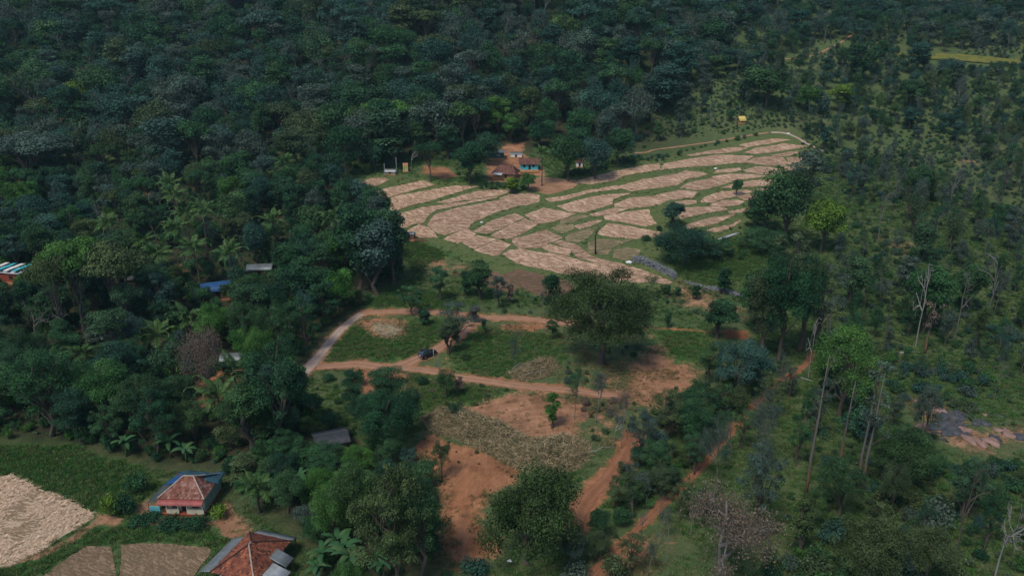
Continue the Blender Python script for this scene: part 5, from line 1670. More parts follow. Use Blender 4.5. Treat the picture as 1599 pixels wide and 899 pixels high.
# ---------------------------------------------------------------- trees read off the photograph one by one
# the great tree of the plot has its own shape
big = tree_np(4242, 14, 15, 0.0, 'round', 100, 0.22, 52000, 0.13, 0.5)
TREES['great'] = [meshes('great', big, M['leaf_dark'], M['bark'])]
at_px('great', 938, 568, 428, 146, 'leaf_deep', 'great round dark green tree standing in the cleared plot', name='great_tree')
bushy = tree_np(4343, 6, 9.5, 0.03, 'round', 64, 0.165, 20000, 0.13, 0.2)
TREES['bushy'] = [meshes('bushy', bushy, M['leaf_mid'], M['bark'])]
at_px('bushy', 828, 880, 744, 148, 'leaf_deep', 'wide bushy tree between the two arms of the orange clearing', name='bushy_tree')

E = [
 # plot, upper edge
 ('open', 646, 492, 447, 42, 'leaf_mid', 'small open crowned tree on the grass above the dirt track'),
 ('column', 662, 508, 484, 20, 'leaf_dark', 'dark narrow bush tree below the upper track'),
 ('tall', 750, 468, 407, 38, 'leaf_dark', 'slim dark conical tree before the fallow plot'),
 ('column', 729, 462, 424, 22, 'leaf_dark', 'short dark companion of the slim conical tree'),
 ('open', 779, 480, 430, 28, 'leaf_grey', 'thin grey leaved tree beside the slim conical tree'),
 ('column', 797, 474, 444, 12, 'leaf_brown', 'small brown leaved sapling before the fallow plot'),
 ('open', 688, 470, 418, 34, 'leaf_mid', 'small tree with bare lower stem near the straw plots'),
 ('column', 860, 490, 430, 26, 'leaf_dark', 'narrow dark tree touching the great tree'),
 ('sparse', 845, 492, 450, 30, 'leaf_grey', 'pale thin tree between the fallow plot and great tree'),
 ('open', 716, 535, 472, 58, 'leaf_grey', 'grey green spreading tree at the fork of the tracks'),
 ('column', 742, 503, 478, 18, 'leaf_brown', 'brown leaved young tree at the fork of the tracks'),
 ('tall', 700, 552, 496, 34, 'leaf_olive', 'upright olive green tree just behind the black car'),
 ('column', 756, 520, 498, 9, 'leaf_mid', 'lone sapling on the shoulder of the cross track'),
 ('sparse', 804, 578, 512, 36, 'leaf_grey', 'sparse grey stemmed tree in the middle grass'),
 ('open', 862, 530, 498, 22, 'leaf_mid', 'small tree at the flank of the great tree'),
 ('sparse', 897, 655, 548, 44, 'leaf_mid', 'tall thin tree with dark stem above the brush heap'),
 ('column', 862, 668, 614, 24, 'leaf_bright', 'bright green sapling on the bare tan soil'),
 ('round', 697, 622, 578, 32, 'leaf_dark', 'dark round bush tree below the cross track'),
 ('column', 717, 614, 588, 15, 'leaf_brown', 'brownish narrow bush next to the dark round bush tree'),
 ('round', 711, 656, 630, 26, 'leaf_dark', 'round dark bush at the end of the brush heap'),
 # plot, western corner
 ('tall', 606, 640, 574, 52, 'leaf_mid', 'leafy green tree beside the widened dirt junction'),
 ('tall', 553, 640, 582, 32, 'leaf_dark', 'dark double topped tree west of the dirt junction'),
 ('round', 612, 700, 622, 96, 'leaf_dark', 'big round dark tree at the head of the orange clearing'),
 ('round', 575, 680, 620, 60, 'leaf_dark', 'dark tree crowding the big round one above the hut'),
 ('feather', 640, 670, 605, 40, 'leaf_mid', 'light green small tree before the tan soil'),
 ('sparse', 583, 672, 640, 40, 'leaf_grey', 'grey twiggy tree over the dark tin hut'),
 # plot, eastern side
 ('open', 1040, 690, 610, 54, 'leaf_olive', 'olive tree at the end of the lower track'),
 ('round', 1075, 690, 622, 66, 'leaf_mid', 'mid green tree by the plot edge above the ramp'),
 ('open', 1000, 720, 640, 40, 'leaf_grey', 'thin grey tree at the top of the orange ramp'),
 ('sparse', 970, 700, 610, 44, 'leaf_brown', 'dry brown tree with a red stem by the ramp'),
 ('sparse', 930, 660, 580, 48, 'leaf_grey', 'pale straggling tree behind the brush heap'),
 ('open', 1105, 600, 530, 40, 'leaf_mid', 'slender tree before the red bank at the far corner'),
 ('round', 1150, 622, 534, 82, 'leaf_teal', 'dark bluish round tree near the far corner of the plot'),
 ('tall', 1120, 528, 470, 50, 'leaf_dark', 'dense dark green clump before the red bank'),
 ('column', 1042, 512, 484, 12, 'leaf_mid', 'small sapling right of the great tree'),
 # far corner clump
 ('tall', 1190, 560, 418, 62, 'leaf_olive', 'tall olive tree leading the corner clump'),
 ('round', 1215, 565, 398, 92, 'leaf_dark', 'tallest dark tree in the corner clump'),
 ('tall', 1248, 548, 400, 66, 'leaf_olive', 'olive brown tree behind the corner clump'),
 ('round', 1180, 520, 430, 58, 'leaf_mid', 'broad green tree at the back of the corner clump'),
 ('open', 1275, 545, 410, 62, 'leaf_grey', 'grey open tree at the outer side of the corner clump'),
 ('open', 1235, 470, 365, 66, 'leaf_olive', 'rounded pale olive tree beyond the corner clump'),
 ('round', 1310, 650, 518, 104, 'leaf_bright', 'bright feathery green tree by the orange track'),
 ('tall', 1325, 480, 400, 44, 'leaf_mid', 'green tree behind the corner clump in the scrub'),
 # paddies, eastern edge
 ('round', 1222, 385, 265, 72, 'leaf_dark', 'big dark tree overhanging the last straw plots'),
 ('round', 1282, 395, 314, 58, 'leaf_lime', 'lime green tree beside the big dark one at the paddies'),
 ('round', 1190, 360, 296, 46, 'leaf_dark', 'dark tree touching the eastern straw plots'),
 ('open', 1255, 330, 236, 66, 'leaf_grey', 'grey leafless looking tree at the paddy footpath'),
 ('feather', 1180, 358, 320, 36, 'leaf_mid', 'light green bush tree at the lower straw plots'),
 ('bushy', 1068, 412, 354, 92, 'leaf_dark', 'spreading bush tree on the bank below the paddies'),
 ('feather', 1050, 356, 318, 40, 'leaf_teal', 'bluish bush tree in the middle of the paddies'),
 ('column', 1130, 460, 420, 22, 'leaf_dark', 'lone dark young tree on the grass meadow'),
 ('column', 1087, 468, 446, 15, 'leaf_dark', 'small dark ball topped tree on the dry verge'),
 ('column', 1058, 462, 448, 10, 'leaf_mid', 'little tree second from the stone wall'),
 ('column', 1040, 462, 444, 14, 'leaf_dark', 'little tree third from the stone wall'),
 ('sparse', 1018, 464, 428, 24, 'leaf_mid', 'forked little tree nearest the great tree'),
 ('feather', 1120, 402, 375, 44, 'leaf_mid', 'low leafy bush tree by the channel slab'),
 ('bushy', 1190, 395, 358, 66, 'leaf_mid', 'leafy thicket beyond the channel slab'),
 # farmstead
 ('round', 886, 284, 214, 54, 'leaf_dark', 'tall dark tree behind the farm palm'),
 ('round', 928, 280, 215, 52, 'leaf_teal', 'broad bluish tree at the upper paddies'),
 ('round', 965, 262, 202, 50, 'leaf_dark', 'dark tree above the upper paddies'),
 ('round', 735, 288, 225, 52, 'leaf_dark', 'dark leafy tree left of the mud farmhouse'),
 ('round', 762, 258, 208, 44, 'leaf_dark', 'dark tree behind the long green shed'),
 ('umbrella', 672, 284, 224, 44, 'leaf_dark', 'round dark tree beside the pump house'),
 ('round', 825, 300, 272, 26, 'leaf_bright', 'light leafy bush tree before the turquoise farmhouse'),
 ('column', 800, 302, 278, 22, 'leaf_lime', 'yellow green bush tree before the mud farmhouse'),
 ('feather', 800, 222, 178, 40, 'leaf_bright', 'bright bamboo like tree behind the farm'),
 ('feather', 775, 212, 150, 44, 'leaf_bright', 'tall light green bamboo like tree in the dark wood'),
 ('umbrella', 610, 226, 156, 72, 'leaf_bright', 'flat topped light green tree in the dark wood'),
 ('round', 843, 232, 190, 40, 'leaf_dark', 'dark tree on the slope behind the farm palm'),
 ('round', 905, 242, 200, 42, 'leaf_dark', 'dark tree shading the tin shed'),
 # grove landmarks
 ('dry', 330, 640, 512, 66, 'leaf_brown', 'dry tan tree standing in the dark grove', 'bark_grey'),
 ('round', 412, 590, 515, 46, 'leaf_bright', 'bright green rounded tree near the concrete road'),
 ('round', 340, 545, 474, 58, 'leaf_bright', 'bright green tree below the blue roofed house'),
 ('umbrella', 132, 520, 380, 96, 'leaf_bright', 'light green flat topped tree over pale stems in the grove'),
 ('umbrella', 190, 520, 385, 104, 'leaf_olive', 'yellowish flat topped tree beside the striped house grove'),
 ('umbrella', 100, 540, 402, 60, 'leaf_olive', 'olive flat topped tree next to the striped house'),
 ('feather', 450, 700, 540, 110, 'leaf_dark', 'very dark dense tree at the western corner of the plot'),
 ('tall', 395, 710, 590, 80, 'leaf_dark', 'very dark dense tree above the tarpaulin house'),
 ('feather', 230, 690, 590, 80, 'leaf_dark', 'feathery dark green tree at the grove edge'),
 ('feather', 80, 680, 545, 100, 'leaf_mid', 'feathery green tree above the grass field'),
 ('round', 462, 262, 200, 66, 'leaf_olive', 'olive yellow rounded tree at the edge of the dark wood'),
 ('round', 123, 195, 128, 46, 'leaf_lime', 'tree with a bright lime top in the dark wood'),
 ('round', 68, 110, 66, 26, 'leaf_lime', 'small lime green tree high in the dark wood'),
 ('umbrella', 60, 300, 212, 120, 'leaf_grey', 'wide pale grey crowned tree at the edge of the wood'),
 ('round', 110, 265, 200, 44, 'leaf_teal', 'bluish round tree before the dark wood'),
 ('umbrella', 667, 80, 16, 56, 'leaf_olive', 'olive flat topped tree high on the wooded slope'),
 ('column', 232, 425, 335, 26, 'leaf_dark', 'dark upright tree beside the palms'),
 ('tall', 615, 445, 330, 52, 'leaf_dark', 'tall dark tree where the grove meets the paddies'),
 ('tall', 590, 460, 345, 60, 'leaf_teal', 'bluish dark tree at the grove corner above the plot'),
 ('tall', 560, 455, 320, 60, 'leaf_dark', 'tall dark tree one row inside the grove corner'),
 ('column', 612, 380, 330, 30, 'leaf_teal', 'round topped slim tree rising before the straw plots'),
 ('round', 321, 478, 448, 26, 'leaf_mid', 'small green tree before one end of the blue roof'),
 ('feather', 362, 476, 443, 30, 'leaf_dark', 'dark bush tree before the other end of the blue roof'),
 ('round', 396, 456, 428, 44, 'leaf_mid', 'green tree standing before the grey roofed house'),
 # lower middle mass
 ('feather', 655, 905, 720, 90, 'leaf_mid', 'drooping feathery green tree along the orange clearing'),
 ('feather', 612, 930, 735, 110, 'leaf_olive', 'drooping olive tree beside the feathery one'),
 ('round', 560, 840, 720, 80, 'leaf_mid', 'leafy tree in the thicket below the dark tin hut'),
 ('round', 520, 850, 752, 64, 'leaf_bright', 'bright leafy tree in the thicket above the large roof'),
 ('feather', 690, 745, 690, 30, 'leaf_olive', 'thin bush tree at the neck of the orange clearing'),
 ('round', 450, 800, 735, 60, 'leaf_mid', 'glossy leafy tree behind the tarpaulin house'),
 # along the orange track
 ('sparse', 1222, 628, 550, 44, 'leaf_grey', 'first grey tree along the orange track from the corner clump'),
 ('open', 1200, 655, 585, 46, 'leaf_olive', 'second tree along the orange track from the corner clump'),
 ('sparse', 1184, 684, 600, 50, 'leaf_grey', 'third tree along the orange track from the corner clump'),
 ('open', 1158, 700, 638, 44, 'leaf_mid', 'fourth tree along the orange track from the corner clump'),
 ('sparse', 1140, 722, 642, 44, 'leaf_grey', 'fifth tree along the orange track from the corner clump'),
 ('open', 1062, 812, 750, 44, 'leaf_olive', 'low olive tree where the orange track widens'),
 ('sparse', 1030, 850, 778, 46, 'leaf_grey', 'grey tree before the lower end of the orange track'),
 ('open', 985, 892, 832, 50, 'leaf_olive', 'olive tree at the bottom end of the orange track'),
 ('open', 1085, 740, 676, 40, 'leaf_mid', 'slim green tree at the plot side of the orange track'),
 ('round', 1020, 745, 687, 46, 'leaf_mid', 'round green tree between the ramp and the orange track'),
 ('open', 965, 800, 740, 44, 'leaf_olive', 'olive tree between the ramp and the orange track'),
 # scrubland east
 ('round', 1402, 758, 664, 86, 'leaf_dark', 'dense very dark round bush tree in the scrubland'),
 ('round', 1310, 805, 722, 72, 'leaf_dark', 'dark glossy bush tree at the foot of the orange stems'),
 ('dry', 1125, 925, 768, 140, 'leaf_brown', 'large dry pinkish brown tree beside the orange track'),
 ('sparse', 1165, 800, 640, 76, 'leaf_grey', 'grey sparse tree over the orange track'),
 ('sparse', 1120, 760, 640, 60, 'leaf_grey', 'second grey sparse tree over the orange track'),
 ('sparse', 1200, 720, 600, 66, 'leaf_grey', 'pale twiggy tree outside the plot corner'),
 ('open', 1180, 840, 700, 70, 'leaf_grey', 'silvery leaved tree by the orange track'),
 ('bushy', 1350, 915, 810, 100, 'leaf_olive', 'olive spreading bush tree at the bottom edge'),
 ('round', 1440, 905, 820, 80, 'leaf_olive', 'grey olive bush tree beside the pale dead tree'),
 ('round', 1195, 168, 105, 70, 'leaf_dark', 'dark rounded tree alone above the paddies'),
 ('tall', 1340, 132, 66, 42, 'leaf_dark', 'tall dark tree standing over the pale scrub'),
 ('tall', 1365, 105, 70, 24, 'leaf_dark', 'narrow dark tree behind the tall dark one'),
 ('round', 1430, 318, 258, 40, 'leaf_dark', 'dark pyramid shaped tree in the open scrub'),
 ('round', 1260, 176, 134, 40, 'leaf_bright', 'yellow green small tree above the footpath end'),
 ('open', 1310, 178, 132, 44, 'leaf_lime', 'lime topped slender tree in the upper scrub'),
 ('tall', 1430, 116, 66, 36, 'leaf_teal', 'bluish tree before the golden paddy strip'),
 ('round', 1480, 130, 92, 40, 'leaf_teal', 'round bluish tree below the golden paddy strip'),
 ('round', 1420, 168, 125, 46, 'leaf_dark', 'dark tree below the tall trees of the upper scrub'),
 ('round', 1440, 520, 418, 72, 'leaf_mid', 'dark green tree with a pale dead neighbour'),
 ('round', 1505, 490, 415, 50, 'leaf_dark', 'dark tree behind the pale twiggy one in the scrub'),
 ('round', 1150, 305, 280, 16, 'leaf_mid', 'small bush tree on a bank of the eastern paddies'),
]
for e in E:
    at_px(e[0], e[1], e[2], e[3], e[4], e[5], e[6], bark=e[7] if len(e) > 7 else None)

# tall stems with orange feet
M['bark_stem'], nt, b = new_mat('bark_stem')
tc = N(nt, 'ShaderNodeTexCoord'); sp = N(nt, 'ShaderNodeSeparateXYZ'); nt.links.new(tc.outputs['Object'], sp.inputs[0])
zz = math_n(nt, 'ADD', math_n(nt, 'MULTIPLY', sp.outputs[2], .12), math_n(nt, 'MULTIPLY', noise(nt, 1.2, 5, .7, tc.outputs['Object']).outputs[0], .5))
nt.links.new(ramp(nt, [(.35, (.165, .078, .040)), (.62, (.150, .080, .048)), (.85, (.105, .085, .068)), (1.0, (.120, .105, .090))], zz).outputs[0], b.inputs['Base Color'])
b.inputs['Roughness'].default_value = .9
def stem_tree(bx, by, ty, wpx, tint, label):
    p = G(bx, by); h = height_for(p, ty)
    w = wpx * depth_at(p) / FPX
    root = empty('slender_tree', (p.x, p.y, float(ground_z(p.x, p.y))), 0, label, 'tree')
    k = MB(); k.tube([(0, 0, -.3), (.1, 0, h * .14), (.05, .1, h * .28), (.2, 0, h * .55), (.3, .1, h * .8), (.35, 0, h * .97)], [.27, .22, .19, .14, .09, .03], 7)
    k.build('trunk', [M['bark_stem']], root, True)['label'] = 'straight trunk stained orange at the foot'
    r = np.random.default_rng(int(bx))
    cl = []
    for i in range(9):
        zz = h * r.uniform(.48, .98); a = r.uniform(0, 6.28); q = r.uniform(.1, .5) * w
        cl.append((np.array([.25 + math.cos(a) * q, math.sin(a) * q, zz]), (w * .20, w * .20, w * .22)))
    V, Qs, T = crown_np(r, cl, .34, 520, .4, .1)
    link('crown', np_mesh('crown', V, Qs, [M[tint]], attrs={'tone': T}), root)
    lm, lq = merge([tube_np(limb_path((.2, 0, c[2] * .85), c, r, 3), np.linspace(.07, .02, 4), 4) for c, _ in cl])
    link('limbs', np_mesh('limbs', lm, lq, [M['bark']], smooth=True), root)
    taken.append((p.x, p.y, 1.0))
stem_tree(1257, 776, 545, 44, 'leaf_olive', 'tall slender tree with an orange foot nearest the orange track')
stem_tree(1310, 728, 590, 40, 'leaf_mid', 'shorter slender tree between the two orange footed ones')
stem_tree(1337, 762, 560, 46, 'leaf_grey', 'pale twin stemmed slender tree with an orange foot')
stem_tree(1344, 770, 575, 40, 'leaf_grey', 'leaning partner stem of the pale slender tree')
stem_tree(1443, 552, 470, 30, 'leaf_brown', 'orange stemmed thin tree beyond the fallen trunk')

D = [  # bare trees: foot, top, width, bark, label
 (1552, 905, 735, 110, 'bark_pale', 'large pale dead tree with spreading white limbs at the picture corner'),
 (1488, 880, 722, 60, 'bark', 'dark dead trunk with broken grey limbs beside the pale dead tree'),
 (1430, 540, 415, 50, 'bark_pale', 'slim white dead tree before a dark green tree'),
 (1540, 500, 398, 66, 'bark_grey', 'wide grey twiggy tree in the open scrub'),
 (1490, 530, 420, 44, 'bark_grey', 'grey leafless tree behind the slim white dead one'),
 (1262, 590, 498, 34, 'bark_pale', 'white leafless tree at the edge of the corner clump'),
 (1285, 560, 470, 44, 'bark_grey', 'grey leafless tree inside the corner clump'),
 (1378, 560, 410, 30, 'bark', 'tall bare stem standing behind the bright feathery tree'),
 (1230, 640, 545, 24, 'bark', 'thin dark dead stem beside the orange track'),
 (1500, 270, 200, 36, 'bark_grey', 'grey bare tree in the far scrub'),
 (1420, 250, 205, 34, 'bark_grey', 'pale bare tree by the bare soil in far scrub'),
 (1310, 300, 232, 26, 'bark', 'thin dead stem east of the paddies'),
 (1562, 320, 225, 40, 'bark', 'tall bare stem in the eastern scrub'),
 (1480, 340, 260, 30, 'bark_grey', 'bare grey stem in the eastern scrub'),
 (1590, 300, 200, 36, 'bark', 'tall bare stem at the eastern picture edge'),
 (1370, 380, 300, 36, 'bark_grey', 'grey bare tree east of the lime green tree'),
 (1410, 370, 290, 30, 'bark', 'dark bare stem near bare red ground'),
 (1040, 880, 790, 40, 'bark_grey', 'grey bare tree beside the end of the orange track'),
 (1000, 850, 775, 36, 'bark_grey', 'small grey bare tree leaning over the orange track'),
 (1075, 800, 700, 36, 'bark', 'dark dead stem in the strip beside the orange track'),
 (170, 375, 300, 40, 'bark_grey', 'pale bare tree in the upper grove'),
 (60, 540, 470, 60, 'bark_grey', 'pale forked stems beside the striped house grove'),
 (110, 540, 455, 50, 'bark_grey', 'second group of pale forked stems in the grove'),
 (135, 530, 440, 40, 'bark_grey', 'third group of pale stems under the flat topped tree'),
 (415, 245, 210, 26, 'bark_grey', 'bare grey tree at the edge of the dark wood'),
 (642, 268, 220, 26, 'bark_pale', 'white branched bare tree behind the pump house'),
 (660, 75, 50, 20, 'bark_pale', 'white forked stem high in the wood'),
 (958, 690, 640, 40, 'bark_pale', 'pale bare shrub tree at the end of the brush heap'),
 (690, 600, 548, 22, 'bark_pale', 'thin pale twig tree below the black car'),
]
for bx, by, ty, w, bk, lab in D:
    at_px('bare', bx, by, ty, w, None, lab, bark=bk)

PALMS = [(277,362,300,'tallest coconut palm at the back of the grove'), (290,420,352,'coconut palm in the middle of the palm cluster'), (325,405,326,'coconut palm with yellowing fronds in the cluster'),
 (262,455,390,'coconut palm at the near side of the palm cluster'), (314,450,384,'coconut palm just above the blue roof'), (368,452,388,'coconut palm beside the grey roofed house'),
 (528,400,336,'coconut palm at the paddies edge of the grove'), (250,560,520,'young palm in the dark lower grove'), (172,398,345,'coconut palm near the footpath in the grove'),
 (140,585,548,'low palm under the grove trees'), (300,530,492,'palm beside the bright green tree in the grove'), (372,620,575,'young palm beside the grey roofed hut'),
 (449,300,250,'coconut palm at the edge of the dark wood'), (277,340,284,'coconut palm beside the upper footpath'), (846,290,236,'coconut palm standing at the turquoise farmhouse'),
 (345,670,615,'young palm above the tarpaulin house'), (432,395,340,'areca like palm with brown hanging leaves'), (405,800,756,'low palm beside the tarpaulin house'), (300,400,330,'slim palm behind the cluster'), (235,430,372,'palm at the outer end of the cluster')]
for bx, by, ty, lab in PALMS:
    p = G(bx, by); h = max(2.2, height_for(p, ty) - 0.6)
    plant_palm(p.x, p.y, h, lab, 'coconut palms of the grove', 1.0 if h > 4.5 else .75); taken.append((p.x, p.y, 1.6))
BAN = [(198,712),(268,714),(292,721),(412,785),(470,765),(505,775),(515,768),(540,882),(548,898),(530,870),(506,890),(150,830+5),(385,740),(498,905),(600,905),(480,780),(560,780)]
BANL = ['at the grass field edge', 'at the foot of the dark grove', 'beside the tarpaulin house', 'in the thicket above the large roof', 'at the bottom edge by the large roof']
for i, (bx, by) in enumerate(BAN):
    if (bx, by) == (150, 835): continue
    p = G(bx, by)
    k = 0 if bx < 230 else 1 if bx < 300 else 2 if bx < 430 else 3 if by < 850 else 4
    plant_banana(p.x, p.y, 'broad leaved banana plant ' + BANL[k], 'banana plants ' + BANL[k], random.uniform(.95, 1.5)); taken.append((p.x, p.y, .9))

SH = [(175,805,775,36,'leaf_lime','yellow green shrub beside the tarpaulin house yard'), (195,800,770,40,'leaf_dark','dark shrub beside the tarpaulin house yard'), (215,770,740,40,'leaf_mid','shrub at the back corner of the tarpaulin house'),
 (342,808,790,34,'leaf_lime','pale shrub beside the house porch'), (225,815,804,50,'leaf_dark','clipped hedge shrub before the tarpaulin house'), (265,820,808,50,'leaf_dark','second hedge shrub before the tarpaulin house'), (305,822,810,50,'leaf_dark','third hedge shrub before the tarpaulin house'),
 (740,895,872,50,'leaf_teal','bluish leafy shrub at the end of the orange clearing'), (960,900,872,54,'leaf_olive','dull olive shrub at the bottom edge of the plot'), (900,905,880,50,'leaf_grey','grey shrub at the bottom edge of the plot'),
 (560,600,575,26,'leaf_mid','small shrub at the dirt junction'), (725,560,548,20,'leaf_mid','low shrub behind the black car'), (1415,690,672,30,'leaf_grey','grey shrub near the rock outcrop'), (1510,618,602,30,'leaf_grey','pale shrub above the rock outcrop'),
 (1460,830,782,60,'leaf_grey','pale olive shrub in the near scrub'), (1300,850,812,50,'leaf_teal','broad leaved bluish shrub in the near scrub'), (1340,680,640,60,'leaf_teal','bluish leafy shrub behind the orange stems'), (660,600,588,18,'leaf_dark','small dark shrub on the junction grass')]
for bx, by, ty, w, t, lab in SH:
    shrub_px(bx, by, ty, w, t, lab)

# ---------------------------------------------------------------- woods and grove: the nearest trees singly, the rest as one forest
def spot_ok(x, y, d, pad=0.0):
    if grid_at(DPG, x, y) < 1.0 + pad: return False
    if grid_at(DTG, x, y) < .8 + pad: return False
    return free(x, y, d)

cand = []   # (apparent size, x, y, kind, h, w, tint, zone)
KEEP = [(318, 433, 362, 457), (-10, 402, 34, 436), (394, 414, 420, 424), (492, 664, 552, 690), (756, 232, 852, 286), (590, 252, 645, 275), (350, 548, 368, 560), (225, 735, 350, 810), (318, 822, 500, 899),
        (480, 490, 575, 575), (1150, 180, 1170, 194), (550, 275, 1260, 445), (898, 238, 916, 262), (1420, 622, 1599, 712), (1450, 86, 1590, 97)]
HEADS = [(b - 13, t - 2, b + 13, t + 13) for b, _, t, _ in PALMS]
KEEP_A = np.array(KEEP + HEADS, float)
def hides(x, y, h, w):
    """would a plant here cover something the photograph shows?"""
    z = float(base_h(x, y))
    bx, by = project((x, y, z)); tx, ty = project((x, y, z + h)); ww = w * .5 * FPX / depth_at((x, y, z))
    K = KEEP_A
    return bool(((bx + ww * .8 > K[:, 0]) & (bx - ww * .8 < K[:, 2]) & (ty < K[:, 3] - 3) & (by > K[:, 1] + (K[:, 3] - K[:, 1]) * .6) & (by > K[:, 3] - 6)).any())
def zone(poly, spacing, seed, kinds, tints, hr, wr, zname, d=2.0, limit=5000, pad=0.0, tries=30000, keep=None):
    r = np.random.default_rng(seed + 1)
    for x, y in scatter(poly, spacing, seed, tries, limit, keep):
        if not spot_ok(x, y, d, pad): continue
        kd = kinds[r.integers(len(kinds))]; h = r.uniform(*hr); w = h * r.uniform(*wr)
        if hides(x, y, h, w):
            h *= .45; w *= .6; kd = 'round'
            if hides(x, y, h, w): continue
        dep = y * CP + CAM_H * SP
        px, _ = project((x, y, 0))
        vis = h * w / dep ** 2 * (1.0 if -20 < px < 1620 else 0.0)
        cand.append((vis, x, y, kd, h, w, tints[r.integers(len(tints))], zname))
GROVE = [(-150,300),(120,292),(300,300),(440,285),(545,300),(590,350),(630,430),(600,455),(562,478),(505,515),(452,585),(440,640),(420,690),(340,722),(235,722),(120,690),(-150,680)]
zone(GROVE, 5.0, 11, ['round', 'round', 'tall', 'tall', 'feather', 'feather', 'open', 'umbrella'], ['leaf_dark'] * 4 + ['leaf_mid'] * 3 + ['leaf_teal', 'leaf_bright', 'leaf_olive'], (7, 13), (.48, .75), 'grove', 2.2)
zone([(360,770),(420,700),(470,650),(560,690),(640,725),(672,800),(685,899),(660,950),(520,950),(505,850),(430,812)], 3.0, 12, ['round', 'feather', 'round', 'bushy'], ['leaf_dark', 'leaf_mid', 'leaf_mid', 'leaf_bright'], (2.5, 5.5), (.8, 1.1), 'thicket', 1.2)
WOOD_L = [(-330,296),(120,288),(300,296),(440,280),(545,285),(600,262),(700,250),(740,232),(830,222),(900,230),(990,232),(1010,205),(1060,150),(1100,120),(1140,60),(1200,20),(1220,-28),(-360,-28)]
zone(WOOD_L, 7.2, 13, ['round', 'round', 'round', 'tall', 'tall', 'open', 'sparse', 'umbrella'], ['leaf_dark'] * 4 + ['leaf_teal'] * 4 + ['leaf_mid', 'leaf_mid', 'leaf_grey', 'leaf_grey', 'leaf_olive'], (9, 20), (.58, .92), 'wood', 2.5, 5000, 2.0, 90000)
WOOD_R = [(1090,130),(1160,112),(1230,86),(1300,66),(1380,72),(1480,76),(1599,72),(1800,70),(1830,-28),(1200,-28),(1140,40)]
zone(WOOD_R, 7.0, 14, ['round', 'tall', 'open', 'sparse', 'round'], ['leaf_teal'] * 3 + ['leaf_dark'] * 3 + ['leaf_grey'], (8, 13), (.6, .9), 'upper wood', 2.5, 3000, 2.0, 40000)
# thin wood on the slope right of the dark wood
zone([(985,222),(1020,150),(1080,110),(1150,95),(1160,160),(1150,205),(1080,218)], 9.0, 15, ['sparse', 'sparse', 'open', 'tall'], ['leaf_grey', 'leaf_grey', 'leaf_mid', 'leaf_teal'], (7, 11), (.5, .75), 'thin wood', 2.0)
# scrub: scattered trees
SCRUB = [(1150,205),(1160,110),(1260,62),(1400,45),(1560,35),(1800,30),(1900,920),(1240,920),(1230,760),(1290,560),(1330,470),(1300,390),(1330,300),(1270,225),(1210,190)]
zone(SCRUB, 5.6, 16, ['sparse', 'sparse', 'sparse', 'open', 'round', 'column', 'tall'], ['leaf_grey', 'leaf_olive', 'leaf_mid', 'leaf_dark', 'leaf_grey'], (5.5, 11.5), (.3, .55), 'scrub', 1.6, 5000, 0, 40000, lambda x, y: vnoise(x, y, 26, 8) > .33)
zone([(1290,240),(1250,130),(1330,95),(1620,100),(1640,235),(1400,215)], 8.0, 17, ['round', 'open', 'tall', 'round'], ['leaf_dark', 'leaf_mid', 'leaf_teal', 'leaf_olive'], (5, 9), (.55, .85), 'upper scrub', 2.2)
zone([(1200,560),(1250,560),(1205,608),(1150,660),(1095,725),(1060,762),(1000,815),(930,885),(870,930),(890,870),(925,800),(985,735),(1000,690),(1050,650),(1100,610),(1150,590)], 2.5, 18, ['open', 'round', 'sparse', 'feather'], ['leaf_olive', 'leaf_mid', 'leaf_dark', 'leaf_grey'], (2.4, 5.2), (.65, .95), 'plot edge', 1.2, 5000, -.7)
zone([(1200,600),(1240,610),(1180,720),(1100,830),(1060,900),(1010,900),(1080,790),(1130,700)], 4.5, 19, ['sparse', 'open', 'sparse'], ['leaf_grey', 'leaf_grey', 'leaf_olive'], (3.5, 6.5), (.5, .8), 'track side', 1.2, 5000, -.7)
ZL = {'grove': ('grove tree', 'trees of the grove'), 'thicket': ('thicket tree', 'trees of the thicket'),
      'wood': ('tree of the dark wood', 'trees of the dark wood'), 'upper wood': ('tree of the wood above the pale scrub', 'trees of the upper wood'),
      'thin wood': ('tree of the thin wood', 'trees of the thin wood'), 'scrub': ('scrubland tree', 'scattered trees of the scrubland'),
      'upper scrub': ('upper scrub tree', 'trees of the upper scrub'), 'plot edge': ('small hedge line tree', 'trees of the plot hedge'),
      'track side': ('tree by the orange track', 'trees beside the orange track')}
KINDP = {'round': 'rounded', 'tall': 'tall', 'feather': 'feathery', 'open': 'open crowned', 'umbrella': 'flat topped', 'sparse': 'sparse twiggy', 'column': 'narrow', 'bushy': 'bushy'}
TINTP = {'leaf_dark': 'dark green', 'leaf_mid': 'green', 'leaf_teal': 'bluish green', 'leaf_bright': 'bright green', 'leaf_olive': 'olive', 'leaf_grey': 'grey green'}
cand.sort(key=lambda c: -c[0])
N_SINGLE = 300 - len(E) - 2
